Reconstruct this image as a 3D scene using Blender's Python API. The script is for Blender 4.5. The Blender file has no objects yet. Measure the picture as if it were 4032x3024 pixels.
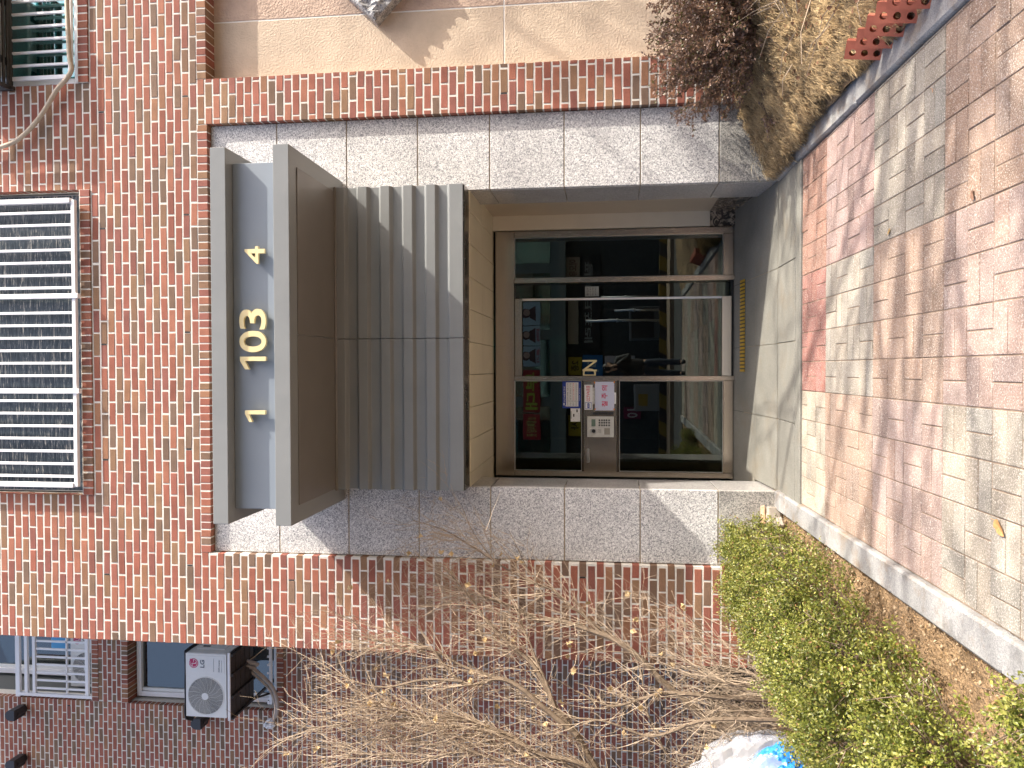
import bpy, math, random
import numpy as np
from mathutils import Vector, Matrix
random.seed(7); rng = np.random.default_rng(7)
SC = bpy.context.scene
COL = SC.collection

# ------------------------------------------------------------------ camera, sky, sun, exposure
PITCH, YAW, FPX = math.radians(7.04), math.radians(1.1), 3028.0
CAM = Vector((0.0, -6.29, 1.35))
FW = Vector((-math.sin(YAW)*math.cos(PITCH), math.cos(YAW)*math.cos(PITCH), math.sin(PITCH)))
RT = Vector((math.cos(YAW), math.sin(YAW), 0.0))
UP = RT.cross(FW)
cd = bpy.data.cameras.new('camera'); cam = bpy.data.objects.new('camera', cd); COL.objects.link(cam)
cd.sensor_fit = 'HORIZONTAL'; cd.sensor_width = 36.0; cd.lens = FPX/4032.0*36.0
cd.clip_start = 0.02; cd.clip_end = 600.0
# the phone was held on its side: the picture's right is the world's down, its top the world's right
cx, cy, cz = -UP, RT, -FW
cam.matrix_world = Matrix(((cx.x, cy.x, cz.x, CAM.x), (cx.y, cy.y, cz.y, CAM.y), (cx.z, cy.z, cz.z, CAM.z), (0, 0, 0, 1)))
SC.camera = cam

SUN = Vector((-1.0, 0.37, -1.0)).normalized()
w = bpy.data.worlds.new('World'); SC.world = w; w.use_nodes = True
nt = w.node_tree; nt.nodes.clear()
sky = nt.nodes.new('ShaderNodeTexSky'); sky.sky_type = 'NISHITA'; sky.sun_disc = False
sky.dust_density = 5.0; sky.air_density = 0.7; sky.ozone_density = 0.6; sky.sun_elevation = math.asin(-SUN.z); sky.sun_rotation = math.atan2(-SUN.x, -SUN.y)
bg = nt.nodes.new('ShaderNodeBackground'); bg.inputs['Strength'].default_value = 0.15
wo = nt.nodes.new('ShaderNodeOutputWorld')
nt.links.new(sky.outputs[0], bg.inputs['Color']); nt.links.new(bg.outputs[0], wo.inputs['Surface'])
sl = bpy.data.lights.new('sun', 'SUN'); sl.energy = 2.75; sl.angle = math.radians(0.5); sl.color = (1.0, 0.93, 0.82)
so = bpy.data.objects.new('sun', sl); COL.objects.link(so); so.location = (20, -8, 20)
so.rotation_euler = SUN.to_track_quat('-Z', 'Y').to_euler()
SC.view_settings.view_transform = 'Standard'; SC.view_settings.look = 'None'
SC.view_settings.gamma = 1.0; SC.view_settings.use_curve_mapping = False
SC.view_settings.exposure = 1.56
SC.cycles.max_bounces = 8; SC.cycles.transparent_max_bounces = 12

# ------------------------------------------------------------------ helpers
def at(px, py, Y=None, Z=None):
    """a point of the photograph at a known distance (plane y=Y) or height (plane z=Z)"""
    d = FW*FPX + RT*(3024-py-1512) - UP*(px-2016)
    t = (Y-CAM.y)/d.y if Y is not None else (Z-CAM.z)/d.z
    return CAM + d*t

def link(o): COL.objects.link(o); return o
def tag(o, label=None, cat=None, group=None, kind=None):
    if label: o['label'] = label
    if cat: o['category'] = cat
    if group: o['group'] = group
    if kind: o['kind'] = kind
    return o
def thing(name, loc, label, cat, group=None):
    o = bpy.data.objects.new(name, None); o.empty_display_size = 0.1; link(o); o.location = loc
    return tag(o, label, cat, group)
def wloc(o):
    v = Vector((0, 0, 0))
    while o is not None: v += o.location; o = o.parent
    return v
def dup(root, loc, rotz=0, label=None, group=None):
    r = root.copy(); link(r); r.location = loc; r.rotation_euler = (0, 0, rotz)
    if label: r['label'] = label
    if group: r['group'] = group
    for ch in list(root.children):
        c = ch.copy(); link(c); c.parent = r
        for g in list(ch.children):
            d = g.copy(); link(d); d.parent = c
    return r

class MB:
    def __init__(s): s.v = []; s.f = []; s.c = []; s.mi = []; s.cur = (1, 1, 1); s.m = 0; s.sm = []; s.smooth = False
    def face(s, idx): s.f.append(tuple(idx)); s.c.append(s.cur); s.mi.append(s.m); s.sm.append(s.smooth)
    def quad(s, a, b, c, d):
        n = len(s.v); s.v += [tuple(a), tuple(b), tuple(c), tuple(d)]; s.face((n, n+1, n+2, n+3))
    def box(s, x0, x1, y0, y1, z0, z1, M=None):
        n = len(s.v)
        P = [(x0,y0,z0),(x1,y0,z0),(x1,y1,z0),(x0,y1,z0),(x0,y0,z1),(x1,y0,z1),(x1,y1,z1),(x0,y1,z1)]
        if M is not None: P = [tuple(M @ Vector(p)) for p in P]
        s.v += P
        for q in ((0,3,2,1),(4,5,6,7),(0,1,5,4),(1,2,6,5),(2,3,7,6),(3,0,4,7)): s.face([n+i for i in q])
    def bbox(s, x0, x1, y0, y1, z0, z1, b=0.004, M=None):
        """box with chamfered edges"""
        if x1 < x0: x0, x1 = x1, x0
        if y1 < y0: y0, y1 = y1, y0
        if z1 < z0: z0, z1 = z1, z0
        b = min(b, (x1-x0)*.45, (y1-y0)*.45, (z1-z0)*.45)
        n = len(s.v); idx = {}; P = []
        X = (x0, x1); Yy = (y0, y1); Z = (z0, z1)
        for i in (0,1):
            for j in (0,1):
                for k in (0,1):
                    sx, sy, sz = (b if i == 0 else -b), (b if j == 0 else -b), (b if k == 0 else -b)
                    idx[i,j,k,0] = n+len(P); P.append((X[i], Yy[j]+sy, Z[k]+sz))
                    idx[i,j,k,1] = n+len(P); P.append((X[i]+sx, Yy[j], Z[k]+sz))
                    idx[i,j,k,2] = n+len(P); P.append((X[i]+sx, Yy[j]+sy, Z[k]))
        if M is not None: P = [tuple(M @ Vector(p)) for p in P]
        s.v += P; D = idx
        F = []
        F.append([D[0,0,0,0],D[0,0,1,0],D[0,1,1,0],D[0,1,0,0]]); F.append([D[1,0,0,0],D[1,1,0,0],D[1,1,1,0],D[1,0,1,0]])
        F.append([D[0,0,0,1],D[1,0,0,1],D[1,0,1,1],D[0,0,1,1]]); F.append([D[0,1,0,1],D[0,1,1,1],D[1,1,1,1],D[1,1,0,1]])
        F.append([D[0,0,0,2],D[0,1,0,2],D[1,1,0,2],D[1,0,0,2]]); F.append([D[0,0,1,2],D[1,0,1,2],D[1,1,1,2],D[0,1,1,2]])
        for i in (0,1):
            for j in (0,1): F.append([D[i,j,0,0],D[i,j,1,0],D[i,j,1,1],D[i,j,0,1]])
        for i in (0,1):
            for k in (0,1): F.append([D[i,0,k,0],D[i,1,k,0],D[i,1,k,2],D[i,0,k,2]])
        for j in (0,1):
            for k in (0,1): F.append([D[0,j,k,1],D[1,j,k,1],D[1,j,k,2],D[0,j,k,2]])
        for i in (0,1):
            for j in (0,1):
                for k in (0,1): F.append([D[i,j,k,0],D[i,j,k,1],D[i,j,k,2]])
        for q in F: s.face(q)
    def tube(s, pts, r0, r1=None, sides=6, caps=True):
        if r1 is None: r1 = r0
        pts = [Vector(p) for p in pts]; n0 = len(s.v); N = len(pts)
        ref = None
        for i, p in enumerate(pts):
            d = (pts[min(i+1, N-1)] - pts[max(i-1, 0)])
            if d.length < 1e-9: d = Vector((0, 0, 1))
            d.normalize()
            if ref is None: ref = Vector((1, 0, 0)) if abs(d.x) < .8 else Vector((0, 1, 0))
            u = d.cross(ref); 
            if u.length < 1e-5: u = d.orthogonal()
            u.normalize(); v = d.cross(u); ref = v.cross(d)*1.0 if False else ref
            t = i/(N-1) if N > 1 else 0; r = r0+(r1-r0)*t
            for k in range(sides):
                a = 2*math.pi*k/sides; q = p+u*(math.cos(a)*r)+v*(math.sin(a)*r); s.v.append((q.x, q.y, q.z))
        for i in range(N-1):
            for k in range(sides):
                a = n0+i*sides+k; b = n0+i*sides+(k+1) % sides
                s.face((a, b, b+sides, a+sides))
        if caps:
            s.face([n0+k for k in range(sides)][::-1]); s.face([n0+(N-1)*sides+k for k in range(sides)])
    def disc(s, c, r, ax='y', sides=24, th=0.01, r_in=None):
        """short cylinder (or ring) along an axis, from c by th"""
        c = Vector(c); A = {'x': Vector((1,0,0)), 'y': Vector((0,1,0)), 'z': Vector((0,0,1))}[ax]
        u = A.orthogonal().normalized(); v = A.cross(u); n = len(s.v)
        rings = [(c, r), (c+A*th, r)]
        if r_in: rings += [(c+A*th, r_in), (c, r_in)]
        for p, rr in rings:
            for k in range(sides):
                a = 2*math.pi*k/sides; q = p+u*math.cos(a)*rr+v*math.sin(a)*rr; s.v.append(tuple(q))
        R = len(rings)
        for i in range(R if r_in else 1):
            for k in range(sides):
                a = n+i*sides+k; b = n+i*sides+(k+1) % sides; c2 = n+((i+1) % R)*sides+(k+1) % sides; d2 = n+((i+1) % R)*sides+k
                s.face((a, b, c2, d2))
        if not r_in:
            s.face([n+k for k in range(sides)][::-1]); s.face([n+sides+k for k in range(sides)])
    def extrude(s, poly, axis_vec):
        """closed polygon (3D points) extruded by a vector"""
        a = Vector(axis_vec); n = len(s.v); m = len(poly)
        for p in poly: s.v.append(tuple(Vector(p)))
        for p in poly: s.v.append(tuple(Vector(p)+a))
        s.face(list(range(n, n+m))); s.face([n+m+i for i in range(m)][::-1])
        for i in range(m): j = (i+1) % m; s.face((n+i, n+m+i, n+m+j, n+j))
    def build(s, name, mats, parent=None, bevel=0, smooth=False, flip=False):
        me = bpy.data.meshes.new(name)
        off = wloc(parent) if parent is not None else Vector((0, 0, 0))
        me.from_pydata([(x-off.x, y-off.y, z-off.z) for x, y, z in s.v], [], s.f)
        if not isinstance(mats, (list, tuple)): mats = [mats]
        for m in mats: me.materials.append(m)
        me.polygons.foreach_set('material_index', s.mi)
        if smooth: me.polygons.foreach_set('use_smooth', [True]*len(s.f))
        else: me.polygons.foreach_set('use_smooth', s.sm)
        if any(c != (1, 1, 1) for c in s.c):
            ca = me.color_attributes.new('Col', 'FLOAT_COLOR', 'CORNER')
            arr = np.repeat(np.array([(*c, 1.0) for c in s.c], dtype=np.float32), [len(f) for f in s.f], axis=0)
            ca.data.foreach_set('color', arr.ravel())
        me.update()
        o = link(bpy.data.objects.new(name, me))
        if parent is not None: o.parent = parent
        if bevel:
            b = o.modifiers.new('bevel', 'BEVEL'); b.width = bevel; b.segments = 2; b.limit_method = 'ANGLE'
        return o

def leaf_mesh(name, pos, dirs, nors, length, width, cols, mat, parent=None, fold=0.25):
    """many leaves (4 corners, 2 faces each, folded along the midrib)"""
    N = len(pos); off = np.array(wloc(parent)) if parent is not None else np.zeros(3)
    pos = np.asarray(pos)-off; d = np.asarray(dirs); d = d/np.linalg.norm(d, axis=1, keepdims=True)
    n = np.asarray(nors); sd = np.cross(d, n); sd /= (np.linalg.norm(sd, axis=1, keepdims=True)+1e-9); n = np.cross(sd, d)
    L = np.asarray(length).reshape(-1, 1); W = np.asarray(width).reshape(-1, 1)
    V = np.empty((N, 4, 3)); V[:, 0] = pos; V[:, 2] = pos+d*L
    V[:, 1] = pos+d*L*.5+sd*W*.5+n*W*fold; V[:, 3] = pos+d*L*.5-sd*W*.5+n*W*fold
    V = V.reshape(-1, 3)
    b = np.arange(N)*4
    F = np.stack([b, b+1, b+2, b, b+2, b+3], 1).reshape(-1).astype(np.int32)
    me = bpy.data.meshes.new(name)
    me.vertices.add(N*4); me.vertices.foreach_set('co', V.astype(np.float32).ravel())
    me.loops.add(N*6); me.loops.foreach_set('vertex_index', F)
    me.polygons.add(N*2); me.polygons.foreach_set('loop_start', np.arange(0, N*6, 3, dtype=np.int32))
    me.update(calc_edges=True)
    ca = me.color_attributes.new('Col', 'FLOAT_COLOR', 'CORNER')
    c = np.concatenate([np.asarray(cols), np.ones((N, 1))], 1).astype(np.float32)
    ca.data.foreach_set('color', np.repeat(c, 6, axis=0).ravel())
    me.materials.append(mat)
    o = link(bpy.data.objects.new(name, me))
    if parent is not None: o.parent = parent
    return o

def text(body, x0, x1, z0, z1, y, mat, parent=None, name='lettering', depth=0.002, bold=0.0, facing=-1):
    """flat lettering fitted into a rectangle of the plane y; facing -1 looks towards -y"""
    cu = bpy.data.curves.new('t', 'FONT'); cu.body = body; cu.size = 1; cu.extrude = 0.0; cu.offset = bold
    cu.resolution_u = 6
    ob = bpy.data.objects.new('t', cu); link(ob)
    dg = bpy.context.evaluated_depsgraph_get(); dg.update()
    cu.extrude = 0.05
    me = bpy.data.meshes.new_from_object(ob.evaluated_get(bpy.context.evaluated_depsgraph_get()))
    bpy.data.objects.remove(ob)
    me.name = name
    n = len(me.vertices); a = np.empty(n*3, dtype=np.float32); me.vertices.foreach_get('co', a); a = a.reshape(-1, 3)
    mn = a.min(0); mx = a.max(0); sp = np.maximum(mx-mn, 1e-6)
    u = (a[:, 0]-mn[0])/sp[0]; v = (a[:, 1]-mn[1])/sp[1]; t = (a[:, 2]-mn[2])/sp[2]
    off = wloc(parent) if parent is not None else Vector((0, 0, 0))
    out = np.empty_like(a)
    out[:, 0] = (x0+u*(x1-x0)) if facing < 0 else (x1-u*(x1-x0))
    out[:, 1] = y+facing*t*depth
    out[:, 2] = z0+v*(z1-z0)
    out -= np.array(off, dtype=np.float32)
    me.vertices.foreach_set('co', out.ravel()); me.materials.clear(); me.materials.append(mat); me.update()
    o = link(bpy.data.objects.new(name, me))
    if parent is not None: o.parent = parent
    return o

# ------------------------------------------------------------------ materials
def mat(name):
    m = bpy.data.materials.new(name); m.use_nodes = True
    n = m.node_tree.nodes; return m, n, m.node_tree.links, n['Principled BSDF']
def pmat(name, col, rough=0.5, metal=0.0, spec=0.5, noise=0.0, nscale=8.0, bump=0.0, bscale=60.0, bdist=0.002, stretch=None, rvar=0.0):
    m, n, l, p = mat(name)
    p.inputs['Base Color'].default_value = (*col, 1); p.inputs['Roughness'].default_value = rough
    p.inputs['Metallic'].default_value = metal; p.inputs['Specular IOR Level'].default_value = spec
    tc = n.new('ShaderNodeTexCoord'); src = tc.outputs['Object']
    if stretch:
        mp = n.new('ShaderNodeMapping'); mp.inputs['Scale'].default_value = stretch; l.new(src, mp.inputs[0]); src = mp.outputs[0]
    if noise or rvar:
        t = n.new('ShaderNodeTexNoise'); t.inputs['Scale'].default_value = nscale; t.inputs['Detail'].default_value = 6
        t.inputs['Roughness'].default_value = 0.65; l.new(src, t.inputs['Vector'])
        if noise:
            mr = n.new('ShaderNodeMapRange'); mr.inputs[1].default_value = .3; mr.inputs[2].default_value = .7
            mr.inputs[3].default_value = 1-noise; mr.inputs[4].default_value = 1+noise; l.new(t.outputs['Fac'], mr.inputs[0])
            mx = n.new('ShaderNodeVectorMath'); mx.operation = 'SCALE'; mx.inputs[0].default_value = col
            l.new(mr.outputs[0], mx.inputs['Scale']); l.new(mx.outputs[0], p.inputs['Base Color'])
        if rvar:
            m2 = n.new('ShaderNodeMapRange'); m2.inputs[1].default_value = .3; m2.inputs[2].default_value = .7
            m2.inputs[3].default_value = max(0, rough-rvar); m2.inputs[4].default_value = rough+rvar
            l.new(t.outputs['Fac'], m2.inputs[0]); l.new(m2.outputs[0], p.inputs['Roughness'])
    if bump:
        t2 = n.new('ShaderNodeTexNoise'); t2.inputs['Scale'].default_value = bscale; t2.inputs['Detail'].default_value = 5
        l.new(src, t2.inputs['Vector'])
        b = n.new('ShaderNodeBump'); b.inputs['Strength'].default_value = bump; b.inputs['Distance'].default_value = bdist
        l.new(t2.outputs['Fac'], b.inputs['Height']); l.new(b.outputs[0], p.inputs['Normal'])
    return m
def attr_mat(name, rough=0.85, speck=0.25, sscale=120, blotch=0.2, bscale=4, bump=0.4, bumpscale=150, bdist=0.003, spec=0.3, white=0.0, wscale=300, trans=0.0):
    """colour of each piece from its own attribute, plus grain, blotches and grain relief"""
    m, n, l, p = mat(name)
    a = n.new('ShaderNodeAttribute'); a.attribute_name = 'Col'
    tc = n.new('ShaderNodeTexCoord')
    t = n.new('ShaderNodeTexNoise'); t.inputs['Scale'].default_value = sscale; t.inputs['Detail'].default_value = 4; t.inputs['Roughness'].default_value = .7
    l.new(tc.outputs['Object'], t.inputs['Vector'])
    t3 = n.new('ShaderNodeTexNoise'); t3.inputs['Scale'].default_value = bscale; t3.inputs['Detail'].default_value = 5
    l.new(tc.outputs['Object'], t3.inputs['Vector'])
    r1 = n.new('ShaderNodeMapRange'); r1.inputs[1].default_value = .32; r1.inputs[2].default_value = .68; r1.inputs[3].default_value = 1-speck; r1.inputs[4].default_value = 1+speck
    l.new(t.outputs['Fac'], r1.inputs[0])
    r2 = n.new('ShaderNodeMapRange'); r2.inputs[1].default_value = .3; r2.inputs[2].default_value = .7; r2.inputs[3].default_value = 1-blotch; r2.inputs[4].default_value = 1+blotch
    l.new(t3.outputs['Fac'], r2.inputs[0])
    mu = n.new('ShaderNodeMath'); mu.operation = 'MULTIPLY'; l.new(r1.outputs[0], mu.inputs[0]); l.new(r2.outputs[0], mu.inputs[1])
    mx = n.new('ShaderNodeVectorMath'); mx.operation = 'SCALE'; l.new(a.outputs['Color'], mx.inputs[0]); l.new(mu.outputs[0], mx.inputs['Scale'])
    out = mx.outputs[0]
    if white:
        t4 = n.new('ShaderNodeTexNoise'); t4.inputs['Scale'].default_value = wscale; t4.inputs['Detail'].default_value = 2; l.new(tc.outputs['Object'], t4.inputs['Vector'])
        cr = n.new('ShaderNodeMapRange'); cr.inputs[1].default_value = .56; cr.inputs[2].default_value = .66; cr.inputs[3].default_value = 0; cr.inputs[4].default_value = white
        l.new(t4.outputs['Fac'], cr.inputs[0])
        mm = n.new('ShaderNodeMix'); mm.data_type = 'RGBA'; l.new(cr.outputs[0], mm.inputs['Factor']); l.new(out, mm.inputs['A']); mm.inputs['B'].default_value = (.62, .57, .52, 1)
        out = mm.outputs['Result']
    l.new(out, p.inputs['Base Color'])
    p.inputs['Roughness'].default_value = rough; p.inputs['Specular IOR Level'].default_value = spec
    t2 = n.new('ShaderNodeTexNoise'); t2.inputs['Scale'].default_value = bumpscale; t2.inputs['Detail'].default_value = 4; l.new(tc.outputs['Object'], t2.inputs['Vector'])
    b = n.new('ShaderNodeBump'); b.inputs['Strength'].default_value = bump; b.inputs['Distance'].default_value = bdist
    l.new(t2.outputs['Fac'], b.inputs['Height']); l.new(b.outputs[0], p.inputs['Normal'])
    if trans:
        tr = n.new('ShaderNodeBsdfTranslucent'); l.new(out, tr.inputs['Color'])
        ms = n.new('ShaderNodeMixShader'); ms.inputs[0].default_value = trans
        l.new(p.outputs[0], ms.inputs[1]); l.new(tr.outputs[0], ms.inputs[2]); l.new(ms.outputs[0], n['Material Output'].inputs['Surface'])
    return m
def leaf_mat(name, rough=0.4, trans=0.3, spec=0.5):
    m, n, l, p = mat(name)
    a = n.new('ShaderNodeAttribute'); a.attribute_name = 'Col'
    l.new(a.outputs['Color'], p.inputs['Base Color']); p.inputs['Roughness'].default_value = rough; p.inputs['Specular IOR Level'].default_value = spec
    tr = n.new('ShaderNodeBsdfTranslucent'); l.new(a.outputs['Color'], tr.inputs['Color'])
    ms = n.new('ShaderNodeMixShader'); ms.inputs[0].default_value = trans
    l.new(p.outputs[0], ms.inputs[1]); l.new(tr.outputs[0], ms.inputs[2]); l.new(ms.outputs[0], n['Material Output'].inputs['Surface'])
    return m
def granite_mat(name, light, dark, scale=75.0, rough=0.6, bump=0.3, lo=.44, hi=.56, blot=.12):
    m, n, l, p = mat(name)
    tc = n.new('ShaderNodeTexCoord')
    t = n.new('ShaderNodeTexNoise'); t.inputs['Scale'].default_value = scale; t.inputs['Detail'].default_value = 3; t.inputs['Distortion'].default_value = 1.6; l.new(tc.outputs['Object'], t.inputs['Vector'])
    r = n.new('ShaderNodeMapRange'); r.inputs[1].default_value = lo; r.inputs[2].default_value = hi; l.new(t.outputs['Fac'], r.inputs[0])
    mm = n.new('ShaderNodeMix'); mm.data_type = 'RGBA'; mm.inputs['A'].default_value = (*dark, 1); mm.inputs['B'].default_value = (*light, 1); l.new(r.outputs[0], mm.inputs['Factor'])
    t2 = n.new('ShaderNodeTexNoise'); t2.inputs['Scale'].default_value = 2.2; t2.inputs['Detail'].default_value = 6; l.new(tc.outputs['Object'], t2.inputs['Vector'])
    r2 = n.new('ShaderNodeMapRange'); r2.inputs[1].default_value = .3; r2.inputs[2].default_value = .7; r2.inputs[3].default_value = 1-blot; r2.inputs[4].default_value = 1+blot; l.new(t2.outputs['Fac'], r2.inputs[0])
    mx = n.new('ShaderNodeVectorMath'); mx.operation = 'SCALE'; l.new(mm.outputs['Result'], mx.inputs[0]); l.new(r2.outputs[0], mx.inputs['Scale'])
    l.new(mx.outputs[0], p.inputs['Base Color']); p.inputs['Roughness'].default_value = rough
    if bump:
        b = n.new('ShaderNodeBump'); b.inputs['Strength'].default_value = bump; b.inputs['Distance'].default_value = .002; l.new(t.outputs['Fac'], b.inputs['Height']); l.new(b.outputs[0], p.inputs['Normal'])
    return m
def glass_mat(name, tint, refl=0.14, rcol=(.9, .95, .93), rough=0.0, wave=0.0):
    m, n, l, p = mat(name); n.remove(p)
    tr = n.new('ShaderNodeBsdfTransparent'); tr.inputs['Color'].default_value = (*tint, 1)
    gl = n.new('ShaderNodeBsdfGlossy'); gl.inputs['Color'].default_value = (*rcol, 1); gl.inputs['Roughness'].default_value = rough
    lw = n.new('ShaderNodeFresnel'); lw.inputs['IOR'].default_value = 1.45
    ad = n.new('ShaderNodeMath'); ad.operation = 'ADD'; ad.inputs[1].default_value = refl; ad.use_clamp = True; l.new(lw.outputs[0], ad.inputs[0])
    if wave:
        tc = n.new('ShaderNodeTexCoord'); t = n.new('ShaderNodeTexNoise'); t.inputs['Scale'].default_value = 3; l.new(tc.outputs['Object'], t.inputs['Vector'])
        b = n.new('ShaderNodeBump'); b.inputs['Strength'].default_value = wave; b.inputs['Distance'].default_value = .01; l.new(t.outputs['Fac'], b.inputs['Height']); l.new(b.outputs[0], gl.inputs['Normal'])
    ms = n.new('ShaderNodeMixShader'); l.new(ad.outputs[0], ms.inputs[0]); l.new(tr.outputs[0], ms.inputs[1]); l.new(gl.outputs[0], ms.inputs[2])
    l.new(ms.outputs[0], n['Material Output'].inputs['Surface'])
    return m
def emit_mat(name, col, s):
    m, n, l, p = mat(name); p.inputs['Base Color'].default_value = (*col, 1); p.inputs['Emission Color'].default_value = (*col, 1); p.inputs['Emission Strength'].default_value = s
    return m

M = {}
M['brick'] = attr_mat('brick', rough=.82, speck=.22, sscale=170, blotch=.16, bscale=7, bump=.5, bumpscale=130, bdist=.004)
M['mortar'] = pmat('mortar', (.66, .63, .57), .95, noise=.10, nscale=40, bump=.6, bscale=120, bdist=.004)
M['granite'] = granite_mat('granite', (.74, .725, .70), (.20, .20, .21), 98, .55, .25, .445, .535)
M['granite_damp'] = granite_mat('granite_damp', (.46, .44, .40), (.12, .12, .12), 98, .5, .25, blot=.3)
M['granite_polished'] = granite_mat('granite_polished', (.50, .48, .46), (.28, .27, .27), 90, .16, 0, .38, .6)
M['sealant'] = pmat('sealant', (.34, .27, .18), .8, noise=.15)
M['tan_stone'] = pmat('tan_stone', (.53, .425, .32), .85, noise=.12, nscale=5, bump=.8, bscale=60, bdist=.008)
M['pink_stone'] = pmat('pink_stone', (.48, .355, .275), .85, noise=.16, nscale=6, bump=1.0, bscale=55, bdist=.010)
M['white_joint'] = pmat('white_joint', (.75, .73, .68), .8)
M['canopy_paint'] = pmat('canopy_paint', (.225, .235, .235), .34, spec=.5, noise=.05, nscale=3, rvar=.06)
M['band_sky_tint'] = pmat('band_sky_tint', (.235, .27, .31), .42, noise=.04, nscale=2, rvar=.05)  # canopy grey with the blue of the reflected sky mixed into its colour
M['gold'] = pmat('gold', (.78, .66, .36), .32, noise=.04, nscale=20)
M['steel'] = pmat('steel', (.50, .46, .42), .24, metal=1, noise=.02, nscale=9, stretch=(30, 30, 1), rvar=.05)
M['steel_h'] = pmat('steel_h', (.50, .45, .40), .22, metal=1, noise=.02, nscale=9, stretch=(1, 30, 30), rvar=.05)
M['aluminium'] = pmat('aluminium', (.72, .72, .72), .28, metal=1)
M['dark_bronze'] = pmat('dark_bronze', (.20, .18, .16), .22, metal=1, rvar=.08, nscale=3)
M['rubber'] = pmat('rubber', (.02, .02, .02), .7)
M['ceiling'] = pmat('ceiling', (.64, .575, .435), .45, noise=.05, nscale=3)
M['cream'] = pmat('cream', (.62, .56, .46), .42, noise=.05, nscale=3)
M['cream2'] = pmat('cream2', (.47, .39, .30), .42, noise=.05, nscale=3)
M['floor'] = granite_mat('floor', (.265, .258, .225), (.145, .142, .125), 160, .65, .15, .35, .65, .2)
M['white_paint'] = pmat('white_paint', (.80, .80, .82), .35, noise=.03)
M['white_plastic'] = pmat('white_plastic', (.74, .75, .74), .4, noise=.04, nscale=6)
M['black_steel'] = pmat('black_steel', (.035, .03, .027), .4, noise=.4, nscale=15)
M['black_plastic'] = pmat('black_plastic', (.03, .03, .035), .45)
M['grille_dark'] = pmat('grille_dark', (.03, .03, .03), .6)
M['bark'] = pmat('bark', (.17, .125, .085), .85, noise=.35, nscale=30, bump=.6, bscale=90)
M['twig'] = pmat('twig', (.38, .295, .21), .8, noise=.3, nscale=20)
M['soil'] = pmat('soil', (.30, .20, .11), .95, noise=.35, nscale=14, bump=1.0, bscale=70, bdist=.03)
M['kerb'] = granite_mat('kerb', (.36, .36, .35), (.22, .22, .225), 110, .7, .5, .38, .62, .28)
def stain(m, col, scale, lo, hi, amt):
    n = m.node_tree.nodes; l = m.node_tree.links; p = n['Principled BSDF']; src = p.inputs['Base Color'].links[0].from_socket
    tc = n.new('ShaderNodeTexCoord'); t = n.new('ShaderNodeTexNoise'); t.inputs['Scale'].default_value = scale; t.inputs['Detail'].default_value = 7; t.inputs['Roughness'].default_value = .7; l.new(tc.outputs['Object'], t.inputs['Vector'])
    r = n.new('ShaderNodeMapRange'); r.inputs[1].default_value = lo; r.inputs[2].default_value = hi; r.inputs[4].default_value = amt; l.new(t.outputs['Fac'], r.inputs[0])
    mm = n.new('ShaderNodeMix'); mm.data_type = 'RGBA'; l.new(r.outputs[0], mm.inputs['Factor']); l.new(src, mm.inputs['A']); mm.inputs['B'].default_value = (*col, 1); l.new(mm.outputs['Result'], p.inputs['Base Color'])
stain(M['kerb'], (.22, .15, .09), 3.5, .50, .66, .75); stain(M['kerb'], (.11, .11, .11), 5.0, .56, .68, .6)
stain(M['floor'], (.20, .16, .11), 2.6, .52, .70, .5)
M['paver'] = attr_mat('paver', rough=.85, speck=.34, sscale=150, blotch=.24, bscale=6, bump=.6, bumpscale=150, bdist=.004, white=.75, wscale=170)
stain(M['paver'], (.13, .10, .08), 2.3, .57, .72, .45)
M['paver_joint'] = pmat('paver_joint', (.25, .185, .135), .95, noise=.3, nscale=30)
M['asphalt'] = pmat('asphalt', (.06, .06, .06), .9, noise=.2, nscale=50, bump=.4)
M['leaf'] = leaf_mat('leaf', .38, .3, .6)
M['dry_leaf'] = leaf_mat('dry_leaf', .6, .35, .3)
M['straw'] = leaf_mat('straw', .8, .15, .2)
M['blue'] = pmat('blue', (.015, .045, .33), .4)
M['white_print'] = pmat('white_print', (.78, .78, .80), .5)
M['paper'] = pmat('paper', (.62, .64, .80), .6)
M['red_print'] = pmat('red_print', (.62, .02, .05), .5)
M['pink_print'] = pmat('pink_print', (.62, .03, .12), .5)
M['black_print'] = pmat('black_print', (.02, .02, .025), .5)
M['orange_tape'] = pmat('orange_tape', (.70, .23, .02), .4)
M['lcd'] = pmat('lcd', (.16, .22, .18), .2)
M['key'] = pmat('key', (.05, .05, .055), .45)
M['keypad_body'] = pmat('keypad_body', (.60, .59, .56), .4, noise=.08, nscale=30)
M['yellow'] = pmat('yellow', (.85, .54, .03), .45)
M['net'] = None
M['door_glass'] = glass_mat('door_glass', (.15, .27, .25), .055, (.86, .97, .93), wave=.02)
M['teal_glass'] = glass_mat('teal_glass', (.30, .62, .60), .22, (.75, .97, .97), wave=.05)
M['window_glass'] = glass_mat('window_glass', (.35, .40, .42), .10)
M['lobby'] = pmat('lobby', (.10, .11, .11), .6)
M['exit_green'] = emit_mat('exit_green', (.02, .5, .34), 0.35)
M['exit_white'] = emit_mat('exit_white', (.6, .9, .8), 0.35)

# ------------------------------------------------------------------ ground
SL = 0.03
def gz(y): return SL*y if y < 0 else 0.0
g = MB(); g.quad((-160, -160, -.42), (160, -160, -.42), (160, 160, -.42), (-160, 160, -.42))
tag(g.build('ground', M['asphalt']), kind='structure')
g = MB(); g.quad((-30, -60, -.24), (30, -60, -.24), (30, -7.6, -.24), (-30, -7.6, -.24))
g.quad((-30, -7.6, -.30), (-30, -7.6, -.24), (30, -7.6, -.24), (30, -7.6, -.30))
tag(g.build('road', M['asphalt']), kind='structure')

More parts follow.
